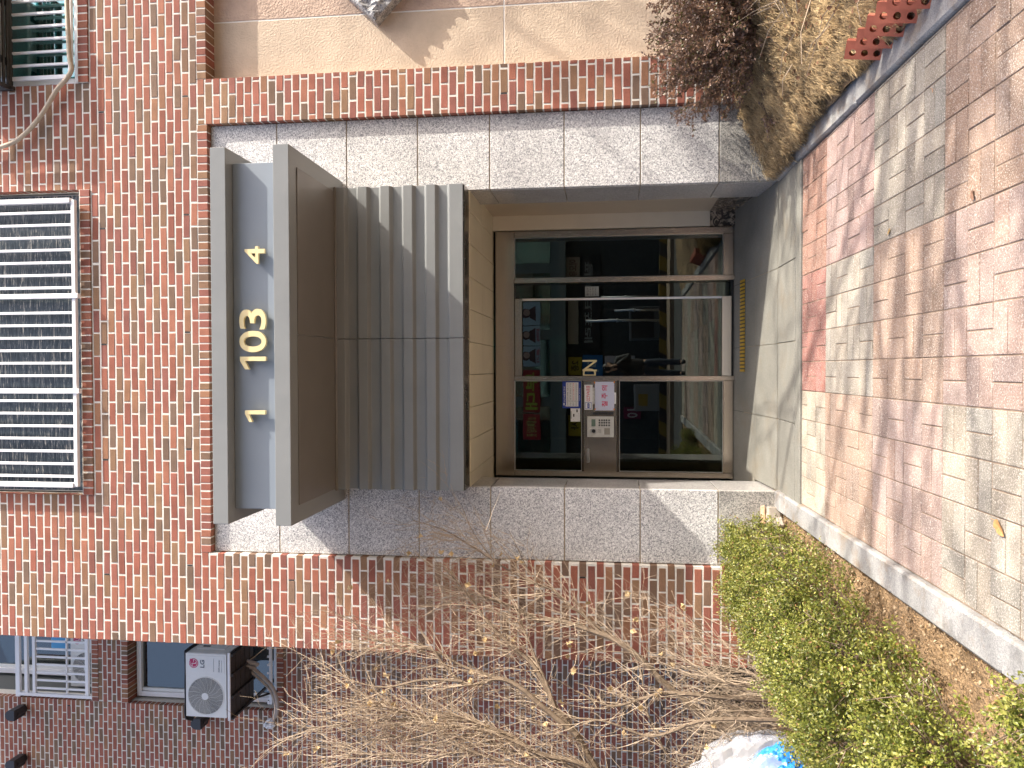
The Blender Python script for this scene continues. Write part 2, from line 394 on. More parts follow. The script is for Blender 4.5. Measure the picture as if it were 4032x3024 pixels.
PAL = {'red': (.28, .13, .105), 'cream': (.335, .295, .235), 'brown': (.295, .21, .16), 'gray': (.285, .258, .215), 'pink': (.32, .238, .205), 'plum': (.285, .20, .18), 'rust': (.27, .15, .11)}
def pave_color(cx, cy):
    col = 0 if cx < -.155 else (1 if cx < .645 else 2)
    if cy > -1.166: t = ('cream', 'red', 'rust')[col]
    elif cy > -1.972: t = ('brown', 'gray', 'plum')[col]
    elif cy > -2.836: t = ('pink', 'brown', 'gray')[col]
    elif cy > -3.65: t = ('gray', 'pink', 'brown')[col]
    else:
        k = (int((-cy-3.65)/.8)+col) % 3; t = ('brown', 'gray', 'pink')[k]
    return PAL[t]
pv = MB(); pv.m = 1
pv.quad((-.96, -.636, gz(-.636)-.0038), (1.475, -.636, gz(-.636)-.0038), (1.475, -7.6, gz(-7.6)-.0038), (-.96, -7.6, gz(-7.6)-.0038))
pv.m = 0
def paver(x0, x1, y0, y1, c):
    x0 = max(x0, -.957); x1 = min(x1, 1.472)
    if x1-x0 < .012: return
    gap = .0028; b = .0026; x0 += gap; x1 -= gap; y0 += gap; y1 -= gap
    n = len(pv.v); dz = random.gauss(0, .0007); t1 = random.gauss(0, .0010); t2 = random.gauss(0, .0010)
    def P(x, y, h): 
        u = (x-x0)/(x1-x0)-.5; v = (y-y0)/(y1-y0)-.5
        return (x, y, gz(y)+h+dz+u*t1+v*t2)
    j = random.gauss(0, .075); k = random.gauss(0, .02)
    pv.cur = (max(.02, c[0]*(1+j+k)), max(.02, c[1]*(1+j)), max(.02, c[2]*(1+j-k)))
    pv.v += [P(x0, y0, -.014), P(x1, y0, -.014), P(x1, y1, -.014), P(x0, y1, -.014), P(x0, y0, -.002), P(x1, y0, -.002), P(x1, y1, -.002), P(x0, y1, -.002),
             P(x0+b, y0+b, 0), P(x1-b, y0+b, 0), P(x1-b, y1-b, 0), P(x0+b, y1-b, 0)]
    for q in ((0,1,5,4),(1,2,6,5),(2,3,7,6),(3,0,4,7),(4,5,9,8),(5,6,10,9),(6,7,11,10),(7,4,8,11),(8,9,10,11)): pv.face([n+i for i in q])
CELL = .2015
for iy in range(35):
    y1 = -.563-iy*CELL; y0 = y1-CELL
    if y0 < -7.6: break
    for ix in range(13):
        x0 = -.960+ix*CELL; x1 = x0+CELL
        if x0 > 1.47: break
        c = pave_color((x0+x1)/2, (y0+y1)/2); yt = min(y1, -.637)
        if (ix+iy) % 2: 
            paver(x0, x0+CELL/2, y0, yt, c); paver(x0+CELL/2, x1, y0, yt, c)
        else:
            ym = y0+CELL/2
            if yt-ym > .02: paver(x0, x1, ym, yt, c)
            paver(x0, x1, y0, min(ym, yt), c)
pv.cur = (1, 1, 1)
tag(pv.build('paving', [M['paver'], M['paver_joint']]), kind='structure')

# entrance platform, ramp and kerbs
def ramp(y): return 0.0 if y < .06 else (y-.06)*.097
pl = MB()
xs = [-.972, -.40, .20, .80, 1.49]
for i in range(4):
    a, b = xs[i]+.002, xs[i+1]-.002
    pl.bbox(a, b, -.499, .058, -.12, 0, .004)
    for (ya, yb) in ((.062, .66), (.664, 1.50)):
        n = len(pl.v); x0, x1 = (a if i else (-.972 if ya < .6 else -1.3)), (b if i < 3 else (1.488 if ya < .6 else 1.75))
        pl.v += [(x0, ya, ramp(ya)), (x1, ya, ramp(ya)), (x1, yb, ramp(yb)), (x0, yb, ramp(yb))]; pl.face((n, n+1, n+2, n+3))
tag(pl.build('platform', M['floor']), kind='structure')
g = MB(); g.bbox(-.965, 1.478, -.634, -.502, -.12, -.004, .006)
tag(g.build('platform_kerb', M['floor']), kind='structure')
g = MB(); g.box(-1.3, 1.75, .02, 1.6, -.3, -.006); g.box(-.96, 1.47, -.50, .02, -.3, -.01)
tag(g.build('platform_bed', M['sealant']), kind='structure')
def kerb(x0, x1, ystart, L, n, h):
    k = MB()
    y = ystart
    for i in range(n):
        yb = y-L*(0.32 if i == 0 else 1)+.008
        k.bbox(x0, x1, yb, y, -.4, 0, .012); 
        m = len(k.v)-24
        for q in range(m, m+24):
            v = k.v[q]; 
            if v[2] > -.1: k.v[q] = (v[0]+random.gauss(0, .0012), v[1], v[2]+gz(v[1])+h)
        y = yb-.008
    return k
tag(kerb(-1.112, -.962, -.005, 1.0, 8, .035).build('kerb', M['kerb']), kind='structure')
tag(kerb(1.478, 1.632, .03, 1.35, 6, .026).build('kerb', M['kerb']), kind='structure')

def bumpy(x0, x1, y0, y1, nx, ny, f, m, name, kind):
    b = MB()
    for j in range(ny+1):
        for i in range(nx+1):
            x = x0+(x1-x0)*i/nx; y = y0+(y1-y0)*j/ny; b.v.append((x, y, f(x, y)))
    for j in range(ny):
        for i in range(nx):
            a = j*(nx+1)+i; b.face((a, a+1, a+nx+2, a+nx+1))
    return tag(b.build(name, m, smooth=True), kind=kind)
def lump(x, y): return .012*math.sin(9*x+3*y)+.012*math.sin(7*y-4*x+1)+.008*math.sin(23*x+17*y)+random.gauss(0, .004)
bumpy(-7, -1.10, -7.6, 3.9, 90, 150, lambda x, y: gz(y)-.015+lump(x, y)+max(0, -.10-(x+1.2)*.1)*.2, M['soil'], 'soil', 'structure')
def mound(x, y):
    e = max(0, min(1, (x-1.50)/.9)); d = max(0, min(1, (y+2.2)/1.2))
    return gz(y)+.045+(.02+.36*e**.85)*(.30+.70*d)
bumpy(1.60, 7, -7.6, .14, 90, 110, lambda x, y: mound(x, y)-.05+lump(x, y)*.8, M['soil'], 'soil', 'structure')

# ------------------------------------------------------------------ brickwork
REDS = [(.30, .107, .072), (.325, .12, .078), (.275, .098, .068), (.31, .115, .082), (.26, .10, .077), (.345, .142, .09)]
BROWNS = [(.235, .135, .082), (.205, .128, .086), (.265, .155, .09), (.185, .12, .085), (.30, .15, .085)]
BL, BH, JT = .2035, .0712, .0145
def brick_col(pb=.32):
    c = random.choice(BROWNS) if random.random() < pb else random.choice(REDS)
    j = .93+random.gauss(0, .07); return tuple(max(.02, v*j) for v in c)
def brick(mb, x0, x1, z0, z1, y, back, ch=.0022):
    n = len(mb.v); dy = max(-.0015, min(.0008, random.gauss(-.0002, .0008))); s = random.gauss(0, .0011); s2 = random.gauss(0, .0009)
    x0 += random.gauss(0, .0012); x1 += random.gauss(0, .0012)
    yb = y+back; yf = y+dy
    mb.v += [(x0, yb, z0+s), (x1, yb, z0-s), (x1, yb, z1-s), (x0, yb, z1+s), (x0, yf+ch, z0+s), (x1, yf+ch, z0-s), (x1, yf+ch, z1-s+s2), (x0, yf+ch, z1+s),
             (x0+ch, yf, z0+ch+s), (x1-ch, yf, z0+ch-s), (x1-ch, yf, z1-ch-s+s2), (x0+ch, yf, z1-ch+s)]
    mb.cur = brick_col()
    for q in ((0,1,5,4),(1,2,6,5),(2,3,7,6),(3,0,4,7),(4,5,9,8),(5,6,10,9),(6,7,11,10),(7,4,8,11),(8,9,10,11)): mb.face([n+i for i in q])
def bond(mb, x0, x1, z0, z1, y, zref, back=.09, weep=()):
    """running bond clipped to a rectangle, with the mortar bed behind it"""
    mb.cur = (.999, 1, 1); mb.m = 1
    mb.box(x0+.003, x1-.003, y+.0024, y+.24, z0, z1); mb.m = 0
    k0 = math.floor((z0-zref)/BH+1e-4); k = k0
    while True:
        za = zref+k*BH; zb = za+BH-JT
        if za >= z1-.012: break
        a, b = max(za, z0), min(zb, z1)
        if b-a > .015:
            off = (BL/2 if k % 2 else 0)+.03
            i = math.floor((x0-off)/BL)
            while off+i*BL < x1:
                xa = max(off+i*BL, x0); xb = min(off+(i+1)*BL-JT, x1)
                if xb-xa > .018: brick(mb, xa, xb, a, b, y, back)
                if k in weep and i % 5 == 0 and x0 < xb < x1-.03 and xb-xa > .1:
                    mb.m = 2; mb.box(xb+.001, xb+JT-.001, y+.0005, y+.02, a+.004, b-.002); mb.m = 0
                i += 1
        k += 1
def rowlock(mb, x0, x1, z0, z1, y, back):
    mb.cur = (.999, 1, 1); mb.m = 1; mb.box(x0+.003, x1-.003, y+.0024, y+back-.004, z0+.003, z1+.004); mb.m = 0
    n = max(1, round((x1-x0)/.068)); st = (x1-x0)/n
    for i in range(n): brick(mb, x0+i*st+.005, x0+(i+1)*st-.006, z0, z1-.004, y, back)

GX0, GX1, GZ1 = -1.590, 2.118, 4.768        # granite bay
PX1 = 2.502                                  # right edge of the brick pier
ZL = 4.865                                   # first course above the lintel
ZS0, ZS1 = 5.862, 5.958                      # window sill course
WX0, WX1 = -1.106, 1.592                     # middle window
RX0 = 2.522                                  # right window
XL = -2.392                                  # left end of the front wall
bld = thing('apartment_building', (0, 0, 0), 'red brick apartment building with granite clad entrance bay and a set back left wing', 'building')
fw = MB()
TOP = 8.6
bond(fw, XL, 4.6, ZL, ZS0, 0, ZL, weep=(1, 12))
bond(fw, XL, GX0, .2, ZL, 0, ZL, weep=(-12, -47))
bond(fw, GX1, PX1, .05, ZL, 0, ZL, weep=(-38,))
rowlock(fw, GX0, GX1, GZ1, ZL-.004, 0, .19)
rowlock(fw, PX1, 4.6, GZ1+.006, ZL-.004, 0, .16)
bond(fw, XL, WX0, ZS0, TOP, 0, ZL); bond(fw, WX1, RX0, ZS0, TOP, 0, ZL)
rowlock(fw, WX0, WX1, ZS0, ZS1, -.012, .26); rowlock(fw, RX0, 4.6, ZS0, ZS1, -.012, .26)
fw.m = 1; fw.cur = (.999, 1, 1)
fw.box(XL+.02, XL+.24, .24, 3.88, -.3, TOP); fw.box(XL+.004, GX0-.003, .0055, .24, -.3, .2); fw.box(GX1+.003, PX1-.003, .0055, .24, -.3, .05)
fw.box(WX0, WX1, 0.02, .24, 7.6, TOP); fw.box(RX0, 4.6, .02, .24, 7.6, TOP)
fw.box(4.6, 12, .0, 4.2, -.3, 14); fw.box(XL, 4.6, .004, 4.0, TOP+.2, 14)  # unseen plain upper block, raised to keep the sun off the rear wing
fw.build('front_wall', [M['brick'], M['mortar'], M['rubber']], bld)
g = MB(); g.box(XL+.24, 12, .0+3.0, 4.0, 2.7, TOP); g.box(XL+.2, 12, .05, 4.0, TOP, TOP+.2)
g.build('roof_slab', M['mortar'], bld)

# rear wing wall
RY = 3.90
u_l = at(1100/3.05, 2480+855/3.05, RY); u_b = at(1103/3.05, 2480+500/3.05, RY)
l_t = at(1535/3.05, 2480+600/3.05, RY); l_b = at(1765/1.62, 2000+1100/1.62, RY)
UX, UZ = u_l.x, u_b.z; LX, LZ1, LZ0 = u_l.x+.01, l_t.z, l_b.z
rw = MB(); zr = LZ0
bond(rw, -8.5, UX, -.3, 10.9, RY, zr, weep=(44, 30, 60))
bond(rw, UX, -2.1, LZ1+.10, UZ-.10, RY, zr); bond(rw, UX, -2.1, -.3, LZ0-.10, RY, zr, weep=(-12,))
rowlock(rw, UX, -2.1, UZ-.10, UZ, RY-.008, .25); rowlock(rw, UX, -2.1, LZ1, LZ1+.10, RY-.004, .25); rowlock(rw, UX, -2.1, LZ0-.10, LZ0, RY-.008, .25)
rw.m = 1; rw.cur = (.999, 1, 1); rw.box(-8.5, -2.1, RY+.9, RY+1.0, -.3, 11)
rw.build('rear_wall', [M['brick'], M['mortar'], M['rubber']], bld)
g = MB(); g.box(UX-.01, -2.1, RY+.3, RY+.9, LZ1+.12, UZ-.02); g.box(-8.5, UX-.02, RY+.25, RY+.9, -.3, 11)
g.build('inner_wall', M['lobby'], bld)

# granite cladding with joints
gr = MB(); LEV = [-.05, .458, 1.080, 1.698, 2.316, 2.928, 3.544, 4.164, GZ1-.004]
for i in range(8):
    a, b = LEV[i]+.0045, LEV[i+1]-.0045
    gr.m = 1 if i == 0 else 0
    gr.bbox(GX0+.006, -.985, .055, .10, a, b, .003); gr.bbox(1.495, GX1-.006, .055, .10, a, b, .003)
    if i >= 5: gr.bbox(-.979, .25, .055, .10, a, b, .003); gr.bbox(.256, 1.489, .055, .10, a, b, .003)
gr.build('granite_cladding', [M['granite'], M['granite_damp']], bld)
for (ra, rb) in ((-1.012, -.982), (1.492, 1.522)):
  rv = MB()
  for i in range(4):
    a, b = (LEV[i] if i else 0)+.003, min(LEV[i+1], 2.52)-.003
    rv.bbox(ra, rb, .102, .62, a, b, .003)
  rv.bbox(ra, rb, .102, .62, LEV[4]+.003, 2.52, .003)
  rv.build('entrance_reveal', M['granite_polished'], bld)
g = MB(); g.box(GX0+.003, -.990, .062, .30, -.3, GZ1); g.box(1.500, GX1-.003, .062, .30, -.3, GZ1); g.box(-.99, 1.50, .07, .30, 2.60, GZ1)
g.box(-1.6, -1.016, .30, .60, -.3, 2.7); g.box(1.526, 2.1, .30, .60, -.3, 2.7)
g.build('cladding_backing', M['sealant'], bld)

# right tan stone panel, set back behind the brick frame
tn = MB(); VJ, HJ = 3.045, 2.205
tn.bbox(PX1-.05, VJ-.006, .15, .20, HJ+.006, GZ1+.05, .003); tn.bbox(PX1-.05, VJ-.006, .15, .20, -.3, HJ-.006, .003)
tn.m = 1; tn.bbox(VJ+.006, 4.6, .15, .20, HJ+.006, GZ1+.05, .003); tn.bbox(VJ+.006, 4.6, .15, .20, -.3, HJ-.006, .003)
tn.m = 2; tn.box(PX1-.05, 4.6, .1535, .24, -.3, GZ1+.05)
tn.build('stone_panel', [M['tan_stone'], M['pink_stone'], M['white_joint']], bld)

# entrance recess: ceiling, side walls, skirting, lobby
cl = MB()
n = 10; x0 = -1.14
for i in range(n):
    for (ya, yb) in ((.06, .72), (.724, 1.44)):
        cl.bbox(x0+i*.274+.002, x0+(i+1)*.274-.002, ya, yb, 2.486, 2.51, .004)
cl.build('entrance_ceiling', M['ceiling'], bld)
g = MB(); g.box(-.98, 1.49, .07, .62, 2.512, 2.6); g.box(-1.5, 1.9, .62, 1.5, 2.512, 2.6); g.build('ceiling_backing', M['rubber'], bld)
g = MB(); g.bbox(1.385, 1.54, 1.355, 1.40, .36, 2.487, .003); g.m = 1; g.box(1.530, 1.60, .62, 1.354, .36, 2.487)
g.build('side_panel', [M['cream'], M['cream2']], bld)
g = MB(); g.box(-1.20, -1.115, .62, 1.5, -.1, 2.487); g.build('side_panel', M['cream'], bld)
m, nn, ll, pp = mat('marble'); tcm = nn.new('ShaderNodeTexCoord'); tm = nn.new('ShaderNodeTexNoise'); tm.inputs['Scale'].default_value = 14; tm.inputs['Detail'].default_value = 7; tm.inputs['Distortion'].default_value = 2.5
ll.new(tcm.outputs['Object'], tm.inputs['Vector']); rm = nn.new('ShaderNodeValToRGB'); rm.color_ramp.elements[0].position = .46; rm.color_ramp.elements[0].color = (.035, .03, .028, 1)
rm.color_ramp.elements[1].position = .60; rm.color_ramp.elements[1].color = (.34, .28, .22, 1); ll.new(tm.outputs['Fac'], rm.inputs[0]); ll.new(rm.outputs[0], pp.inputs['Base Color']); pp.inputs['Roughness'].default_value = .15
g = MB(); g.bbox(1.382, 1.535, 1.345, 1.40, .10, .358, .003); g.box(1.522, 1.60, .622, 1.344, .04, .358)
g.build('marble_skirting', m, bld)
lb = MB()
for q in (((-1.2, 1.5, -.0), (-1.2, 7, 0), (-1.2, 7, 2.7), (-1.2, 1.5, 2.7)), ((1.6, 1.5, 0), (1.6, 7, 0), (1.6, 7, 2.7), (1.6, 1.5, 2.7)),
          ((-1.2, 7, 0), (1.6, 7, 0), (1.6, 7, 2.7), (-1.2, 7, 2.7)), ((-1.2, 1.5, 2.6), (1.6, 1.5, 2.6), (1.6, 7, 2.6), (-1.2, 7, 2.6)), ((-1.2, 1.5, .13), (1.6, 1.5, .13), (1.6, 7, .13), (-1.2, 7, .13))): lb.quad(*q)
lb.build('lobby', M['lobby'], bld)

# windows of the front wall and of the rear wing
m, nn, ll, pp = mat('shade_net'); tcm = nn.new('ShaderNodeTexCoord'); mp = nn.new('ShaderNodeMapping'); mp.inputs['Scale'].default_value = (2.0, 1, 26); ll.new(tcm.outputs['Object'], mp.inputs[0])
tm = nn.new('ShaderNodeTexNoise'); tm.inputs['Scale'].default_value = 3.2; tm.inputs['Detail'].default_value = 7; tm.inputs['Roughness'].default_value = .75; tm.inputs['Distortion'].default_value = .8; ll.new(mp.outputs[0], tm.inputs['Vector'])
rm = nn.new('ShaderNodeValToRGB'); e = rm.color_ramp.elements; e[0].position = .42; e[0].color = (.012, .02, .026, 1); e[1].position = .65; e[1].color = (.46, .42, .36, 1)
x = e.new(.56); x.color = (.05, .065, .075, 1); ll.new(tm.outputs['Fac'], rm.inputs[0]); ll.new(rm.outputs[0], pp.inputs['Base Color']); pp.inputs['Roughness'].default_value = .25
M['net'] = m
def window(name, x0, x1, z0, z1, yf, pane, mull=(), fw_=.05, sash=True):
    f = MB()
    f.bbox(x0, x1, yf, yf+.10, z0, z0+fw_, .004); f.bbox(x0, x1, yf, yf+.10, z1-fw_, z1, .004)
    f.bbox(x0, x0+fw_, yf+.001, yf+.099, z0+fw_, z1-fw_, .004); f.bbox(x1-fw_, x1, yf+.001, yf+.099, z0+fw_, z1-fw_, .004)
    for mx in mull: f.bbox(mx-.03, mx+.03, yf+.012, yf+.09, z0+fw_, z1-fw_, .004)
    o = f.build(name, M['white_paint'], bld)
    if sash:
        s = MB(); e_ = fw_; s_ = .045
        s.bbox(x0+e_, x1-e_, yf+.03, yf+.08, z0+e_, z0+e_+s_, .004)
        s.bbox(x0+e_, x0+e_+s_, yf+.031, yf+.079, z0+e_+s_, z1-e_, .004); s.bbox(x1-e_-s_, x1-e_, yf+.031, yf+.079, z0+e_+s_, z1-e_, .004)
        s.build('sash', M['white_plastic'], o)
    p = MB(); p.box(x0+fw_*.5, x1-fw_*.5, yf+.055, yf+.062, z0+fw_*.5, z1-fw_*.5); p.build('pane', pane, o)
    return o
wm = window('window', WX0+.01, WX1-.01, ZS1+.02, 7.6, .13, M['window_glass'], (.25,), sash=False)
g = MB(); g.quad((WX0+.02, .120, ZS1+.03), (WX1-.02, .120, ZS1+.03), (WX1-.02, .105, 7.5), (WX0+.02, .105, 7.5)); g.build('shade_net', M['net'], wm)
window('window', RX0+.005, 4.6, ZS1-.0+.04, 7.6, .10, M['teal_glass'], (3.55,))
ruw = window('window', UX+.02, -2.15, UZ+.03, 11.3, RY+.75, M['window_glass'], fw_=.08)
rlw = window('window', LX+.02, -2.15, LZ0+.02, LZ1-.02, RY+.18, M['window_glass'], fw_=.07)
g = MB(); g.quad((LX+.03, RY+.32, LZ0), (-2.15, RY+.32, LZ0), (-2.15, RY+.32, LZ1), (LX+.03, RY+.32, LZ1))
g.build('curtain', pmat('curtain', (.20, .34, .43), .8, noise=.08, nscale=6), rlw)
g = MB(); g.box(RX0, 4.6, .9, .95, 5.8, 7.8); g.build('room_wall', pmat('room', (.30, .42, .40), .8, noise=.5, nscale=2.2), bld)
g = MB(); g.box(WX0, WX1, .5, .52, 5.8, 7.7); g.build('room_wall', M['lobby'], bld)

# ------------------------------------------------------------------ entrance canopy
CX0, CX1, CY = -1.110, 1.590, -1.07
can = thing('entrance_canopy', (.24, 0, 3.6), 'grey sheet metal canopy over the entrance carrying gold numerals', 'canopy')
g = MB(); g.bbox(CX0, CX1, CY, .052, 4.052, 4.168, .003); g.build('upper_beam', M['canopy_paint'], can)
g = MB(); g.bbox(-1.012, 1.497, CY+.10, .05, 3.697, 4.050, .003); g.build('sign_band', M['band_sky_tint'], can)
g = MB(); g.bbox(CX0-.002, CX1+.004, CY-.004, .051, 3.578, 3.695, .003)
g.build('lower_beam', M['canopy_paint'], can)
g = MB()
for a, b in ((-.985, .253), (.259, 1.465)): g.bbox(a, b, CY+.13, -.19, 3.571, 3.5775, .003)
g.bbox(-1.0, 1.5, -.185, -.155, 3.560, 3.5775, .006)
g.build('soffit', pmat('soffit_ground_tint', (.165, .15, .135), .30, noise=.06, nscale=3), can)  # brown of the reflected ground is put into this colour
prof = []
zt = 3.5705; z = zt; yr, yo = -.126, -.164
per = .1905; prof.append((yo, z))
k = 0
segs = [.075] + [.0]*0
z -= .078; prof.append((yo, z)); 
while True:
    prof.append((yr, z-.020)); z -= .095
    if z < 2.60: break
    prof.append((yr, z)); prof.append((yo, z-.020)); z -= .0955
    if z < 2.53: break
    prof.append((yo, z))
prof = [p for p in prof if p[1] > 2.60] + [(yo, 2.598), (yo, 2.502)]
prof += [(-.09, 2.502), (-.09, zt)]
for i, (a, b) in enumerate(((-.990, .2515), (.2565, 1.500))):
    g = MB(); g.extrude([(a, y, z) for y, z in prof], (b-a, 0, 0)); g.build('ribbed_panel', M['canopy_paint'], can, bevel=.004)
g = MB(); g.box(-.986, 1.496, -.088, .053, 2.515, 3.576); g.build('panel_frame', M['canopy_paint'], can)
g = MB(); g.bbox(-.984, .251, -.153, .055, 2.492, 2.500, .002); g.bbox(.257, 1.494, -.153, .055, 2.492, 2.500, .002); g.build('edge_trim', M['dark_bronze'], can)
def numeral(s, x0, x1, z0, z1):
    yb = CY+.098-.022
    return text(s, x0, x1, z0, z1, yb, M['gold'], can, 'numeral', .024, .012)
def one(x0, x1, z0, z1):
    w_ = x1-x0; h = z1-z0; y = CY+.098-.022; st_ = w_*.34
    pts = [(x1-st_, z0), (x1, z0), (x1, z1), (x1-st_*.95, z1), (x0, z1-h*.20), (x0, z1-h*.36), (x1-st_, z1-h*.19)]
    b = MB(); b.extrude([(a, y, c) for a, c in pts], (0, -.024, 0)); return b.build('numeral', M['gold'], can)
one(-.375, -.292, 3.792, 3.945)
one(.004, .096, 3.785, 3.980); numeral('0', .128, .282, 3.782, 3.983); numeral('3', .292, .440, 3.782, 3.983)
numeral('4', .762, .888, 3.787, 3.938)

# ------------------------------------------------------------------ glazed entrance
DY = 1.39
def dX(Yz): return at(2450, 700+Yz*.7533, DY).x
def dZ(Xz): return at(1800+Xz*.7533, 1450, DY).z
ent = thing('entrance_door', (.14, DY, .13), 'stainless framed glazed entrance with a sliding glass door under the canopy', 'door')
ZT, ZH, ZB, ZF = dZ(204), dZ(301), dZ(1390), dZ(1442)
XR, XR2 = dX(270), dX(303); M1a, M1b = dX(545), dX(520); M2a, M2b = dX(1060), dX(1036); XLf, XLf2 = dX(1562), dX(1535)
g = MB(); g.bbox(XLf, XR, DY-.03, DY+.06, ZH, ZT, .003); g.build('transom', M['steel_h'], ent)
g = MB(); g.bbox(XR2, XR, DY-.028, DY+.06, ZF, ZH-.002, .003); g.bbox(XLf, XLf2, DY-.028, DY+.06, ZF, ZH-.002, .003); g.build('jamb', M['steel'], ent)
g = MB(); g.bbox(M1a, M1b, DY-.040, DY+.06, ZF-.01, ZH-.002, .003); g.build('mullion', M['steel'], ent)
g = MB(); g.bbox(M2a, M2b, DY-.040, DY+.06, ZF-.01, ZH-.002, .003); g.build('mullion', M['steel'], ent)
g = MB(); g.bbox(M1b+.002, XR2-.002, DY-.02, DY+.05, ZF, ZB, .003); g.build('bottom_rail', M['steel_h'], ent)
g = MB(); g.bbox(XLf2+.002, M2a-.002, DY-.02, DY+.05, ZF, ZB, .003); g.build('bottom_rail', M['steel_h'], ent)
g = MB(); g.box(M1b, XR2, DY+.01, DY+.018, ZB, ZH); g.build('pane', M['door_glass'], ent)
g = MB(); g.box(M2b, M1a, DY+.075, DY+.083, ZF, ZH); g.build('pane', M['door_glass'], ent)
CZ1, CZ0 = dZ(652), dZ(847)
g = MB(); g.box(XLf2, M2a, DY+.01, DY+.018, CZ1, ZH); g.build('pane', M['door_glass'], ent)
g = MB(); g.box(XLf2, M2a, DY+.01, DY+.018, ZB, CZ0); g.build('pane', M['door_glass'], ent)
# thin light beads round the fixed panes
g = MB(); b_ = .006
for (xa, xb, za, zb) in ((M1b, XR2, ZB, ZH), (XLf2, M2a, CZ1, ZH), (XLf2, M2a, ZB, CZ0)):
    ya, yb = DY-.012, DY+.009
    g.box(xa+.001, xb-.001, ya, yb, zb-b_, zb-.001); g.box(xa+.001, xb-.001, ya, yb, za+.001, za+b_)
    g.box(xa+.001, xa+b_, ya, yb, za+b_, zb-b_); g.box(xb-b_, xb-.001, ya, yb, za+b_, zb-b_)
g.build('glazing_bead', M['aluminium'], ent)
g = MB(); g.box(M2b, M1a, DY-.005, DY+.06, ZF-.002, ZF+.02); g.build('door_track', M['rubber'], ent)
# sliding leaf
LXa, LXb = M2b+.001, dX(626); LZT, LZB, LZF = dZ(340), dZ(1381), dZ(1432)
sf = MB(); sf.bbox(LXa, LXb, DY-.02, DY+.03, LZT, ZH-.003, .003); sf.m = 1; sf.bbox(LXb-.020, LXb, DY-.019, DY+.029, LZB, LZT-.001, .003)
sf.m = 2; sf.bbox(LXa, LXb, DY-.02, DY+.03, LZF, LZB-.001, .003); sf.bbox(LXa, LXb, DY-.024, DY-.021, LZF+.012, LZF+.03, .001)
leaf = sf.build('sliding_door', [M['steel_h'], M['white_paint'], M['aluminium']], ent)
g = MB(); g.box(LXa, LXb-.018, DY+.002, DY+.010, LZB, LZT); g.build('pane', M['door_glass'], leaf)
# gold monogram on the sliding leaf
ez1, ez0 = dZ(655), dZ(730)
ex0, ex1 = dX(1036), dX(952)
text('N', ex0+.048, ex1, ez0, ez1, DY-.0005, M['gold'], leaf, 'emblem', .002, .0)
text('D', ex0+.004, ex0+.075, ez0+.010, ez1-.004, DY-.0006, M['gold'], leaf, 'emblem', .002, .0)
# note on the narrow pane
nx0, nx1, nz0, nz1 = dX(614), dX(562), dZ(740), dZ(668)
note = tag(MB().build('door_notice', M['white_print']) if False else None or (lambda b: (b.bbox(nx0, nx1, DY+.070, DY+.072, nz0, nz1, .0005), b.build('door_notice', pmat('dim_paper', (.42, .46, .45), .6)))[1])(MB()),
    'small white printed notice on the narrow dark pane beside the sliding door', 'notice')
text('출입문', nx0+.008, nx1-.008, nz1-.035, nz1-.012, DY+.0695, M['black_print'], note, depth=.0008)
for i, s in enumerate(('손으로 밀지', '마시고 버튼', '눌러 주세요')): text(s, nx0+.008, nx1-.008, nz1-.060-.026*i, nz1-.044-.026*i, DY+.0695, M['black_print'], note, depth=.0008)

# ------------------------------------------------------------------ intercom cabinet and notices
def kX(Yz, Y=1.36): return at(2350, 1450+Yz*.2713, Y).x
def kZ(Xz, Y=1.36): return at(2150+Xz*.2713, 1650, Y).z
ic = thing('intercom_cabinet', (kX(850), 1.37, kZ(1028)), 'stainless steel cabinet with a keypad intercom between the left glass panes', 'intercom')
c0, c1, cz0, cz1 = kX(1520), kX(172), kZ(1028), kZ(548)
g = MB(); g.bbox(c0, c1, 1.36, 1.44, cz0, cz1, .004); g.build('cabinet_door', M['steel_h'], ic)
g = MB(); g.box(XLf2+.002, M2a-.002, 1.392, 1.44, CZ0-.002, cz0-.002); g.box(XLf2+.002, M2a-.002, 1.392, 1.44, cz1+.002, CZ1+.002); g.build('surround', M['dark_bronze'], ic)
g = MB(); g.bbox(kX(1368), kX(1168), 1.335, 1.359, kZ(632), kZ(592), .005); g.build('handle', M['aluminium'], ic)
kp = MB(); kp.bbox(kX(1002), kX(692), 1.345, 1.359, kZ(988), kZ(594), .008); kp.m = 1; kp.bbox(kX(975), kX(720), 1.342, 1.3448, kZ(955), kZ(620), .002)
kpo = kp.build('keypad_unit', [M['dark_bronze'], M['keypad_body']], ic)
g = MB(); g.bbox(kX(998), kX(697), 1.3435, 1.3455, kZ(984), kZ(598), .003); g.build('face_plate', M['keypad_body'], kpo)
g = MB(); g.bbox(kX(842), kX(738), 1.3395, 1.342, kZ(718), kZ(660), .001); g.build('display', M['lcd'], kpo)
g = MB(); g.disc((kX(910), 1.337, kZ(692)), .0185, 'y', 24, .006); g.build('camera_lens', M['black_print'], kpo)
g = MB(); g.disc((kX(910), 1.336, kZ(692)), .0265, 'y', 28, .007, .0186); g.build('camera_ring', M['aluminium'], kpo)
g = MB(); g.bbox(kX(960), kX(865), 1.3385, 1.342, kZ(928), kZ(845), .003); g.build('card_reader', pmat('reader', (.33, .31, .27), .4), kpo)
for Xz in (775, 812, 845, 878, 915):
    for Yz in (752, 788, 825):
        g = MB(); g.disc((kX(Yz), 1.338, kZ(Xz)), .0088, 'y', 14, .004); g.build('key', M['key'], kpo)
g = MB()
for i in range(6):
    for j in range(6): g.disc((kX(935-10*i), 1.3412, kZ(752+9*j)), .0019, 'y', 6, .001)
g.build('speaker_grille', M['key'], kpo)
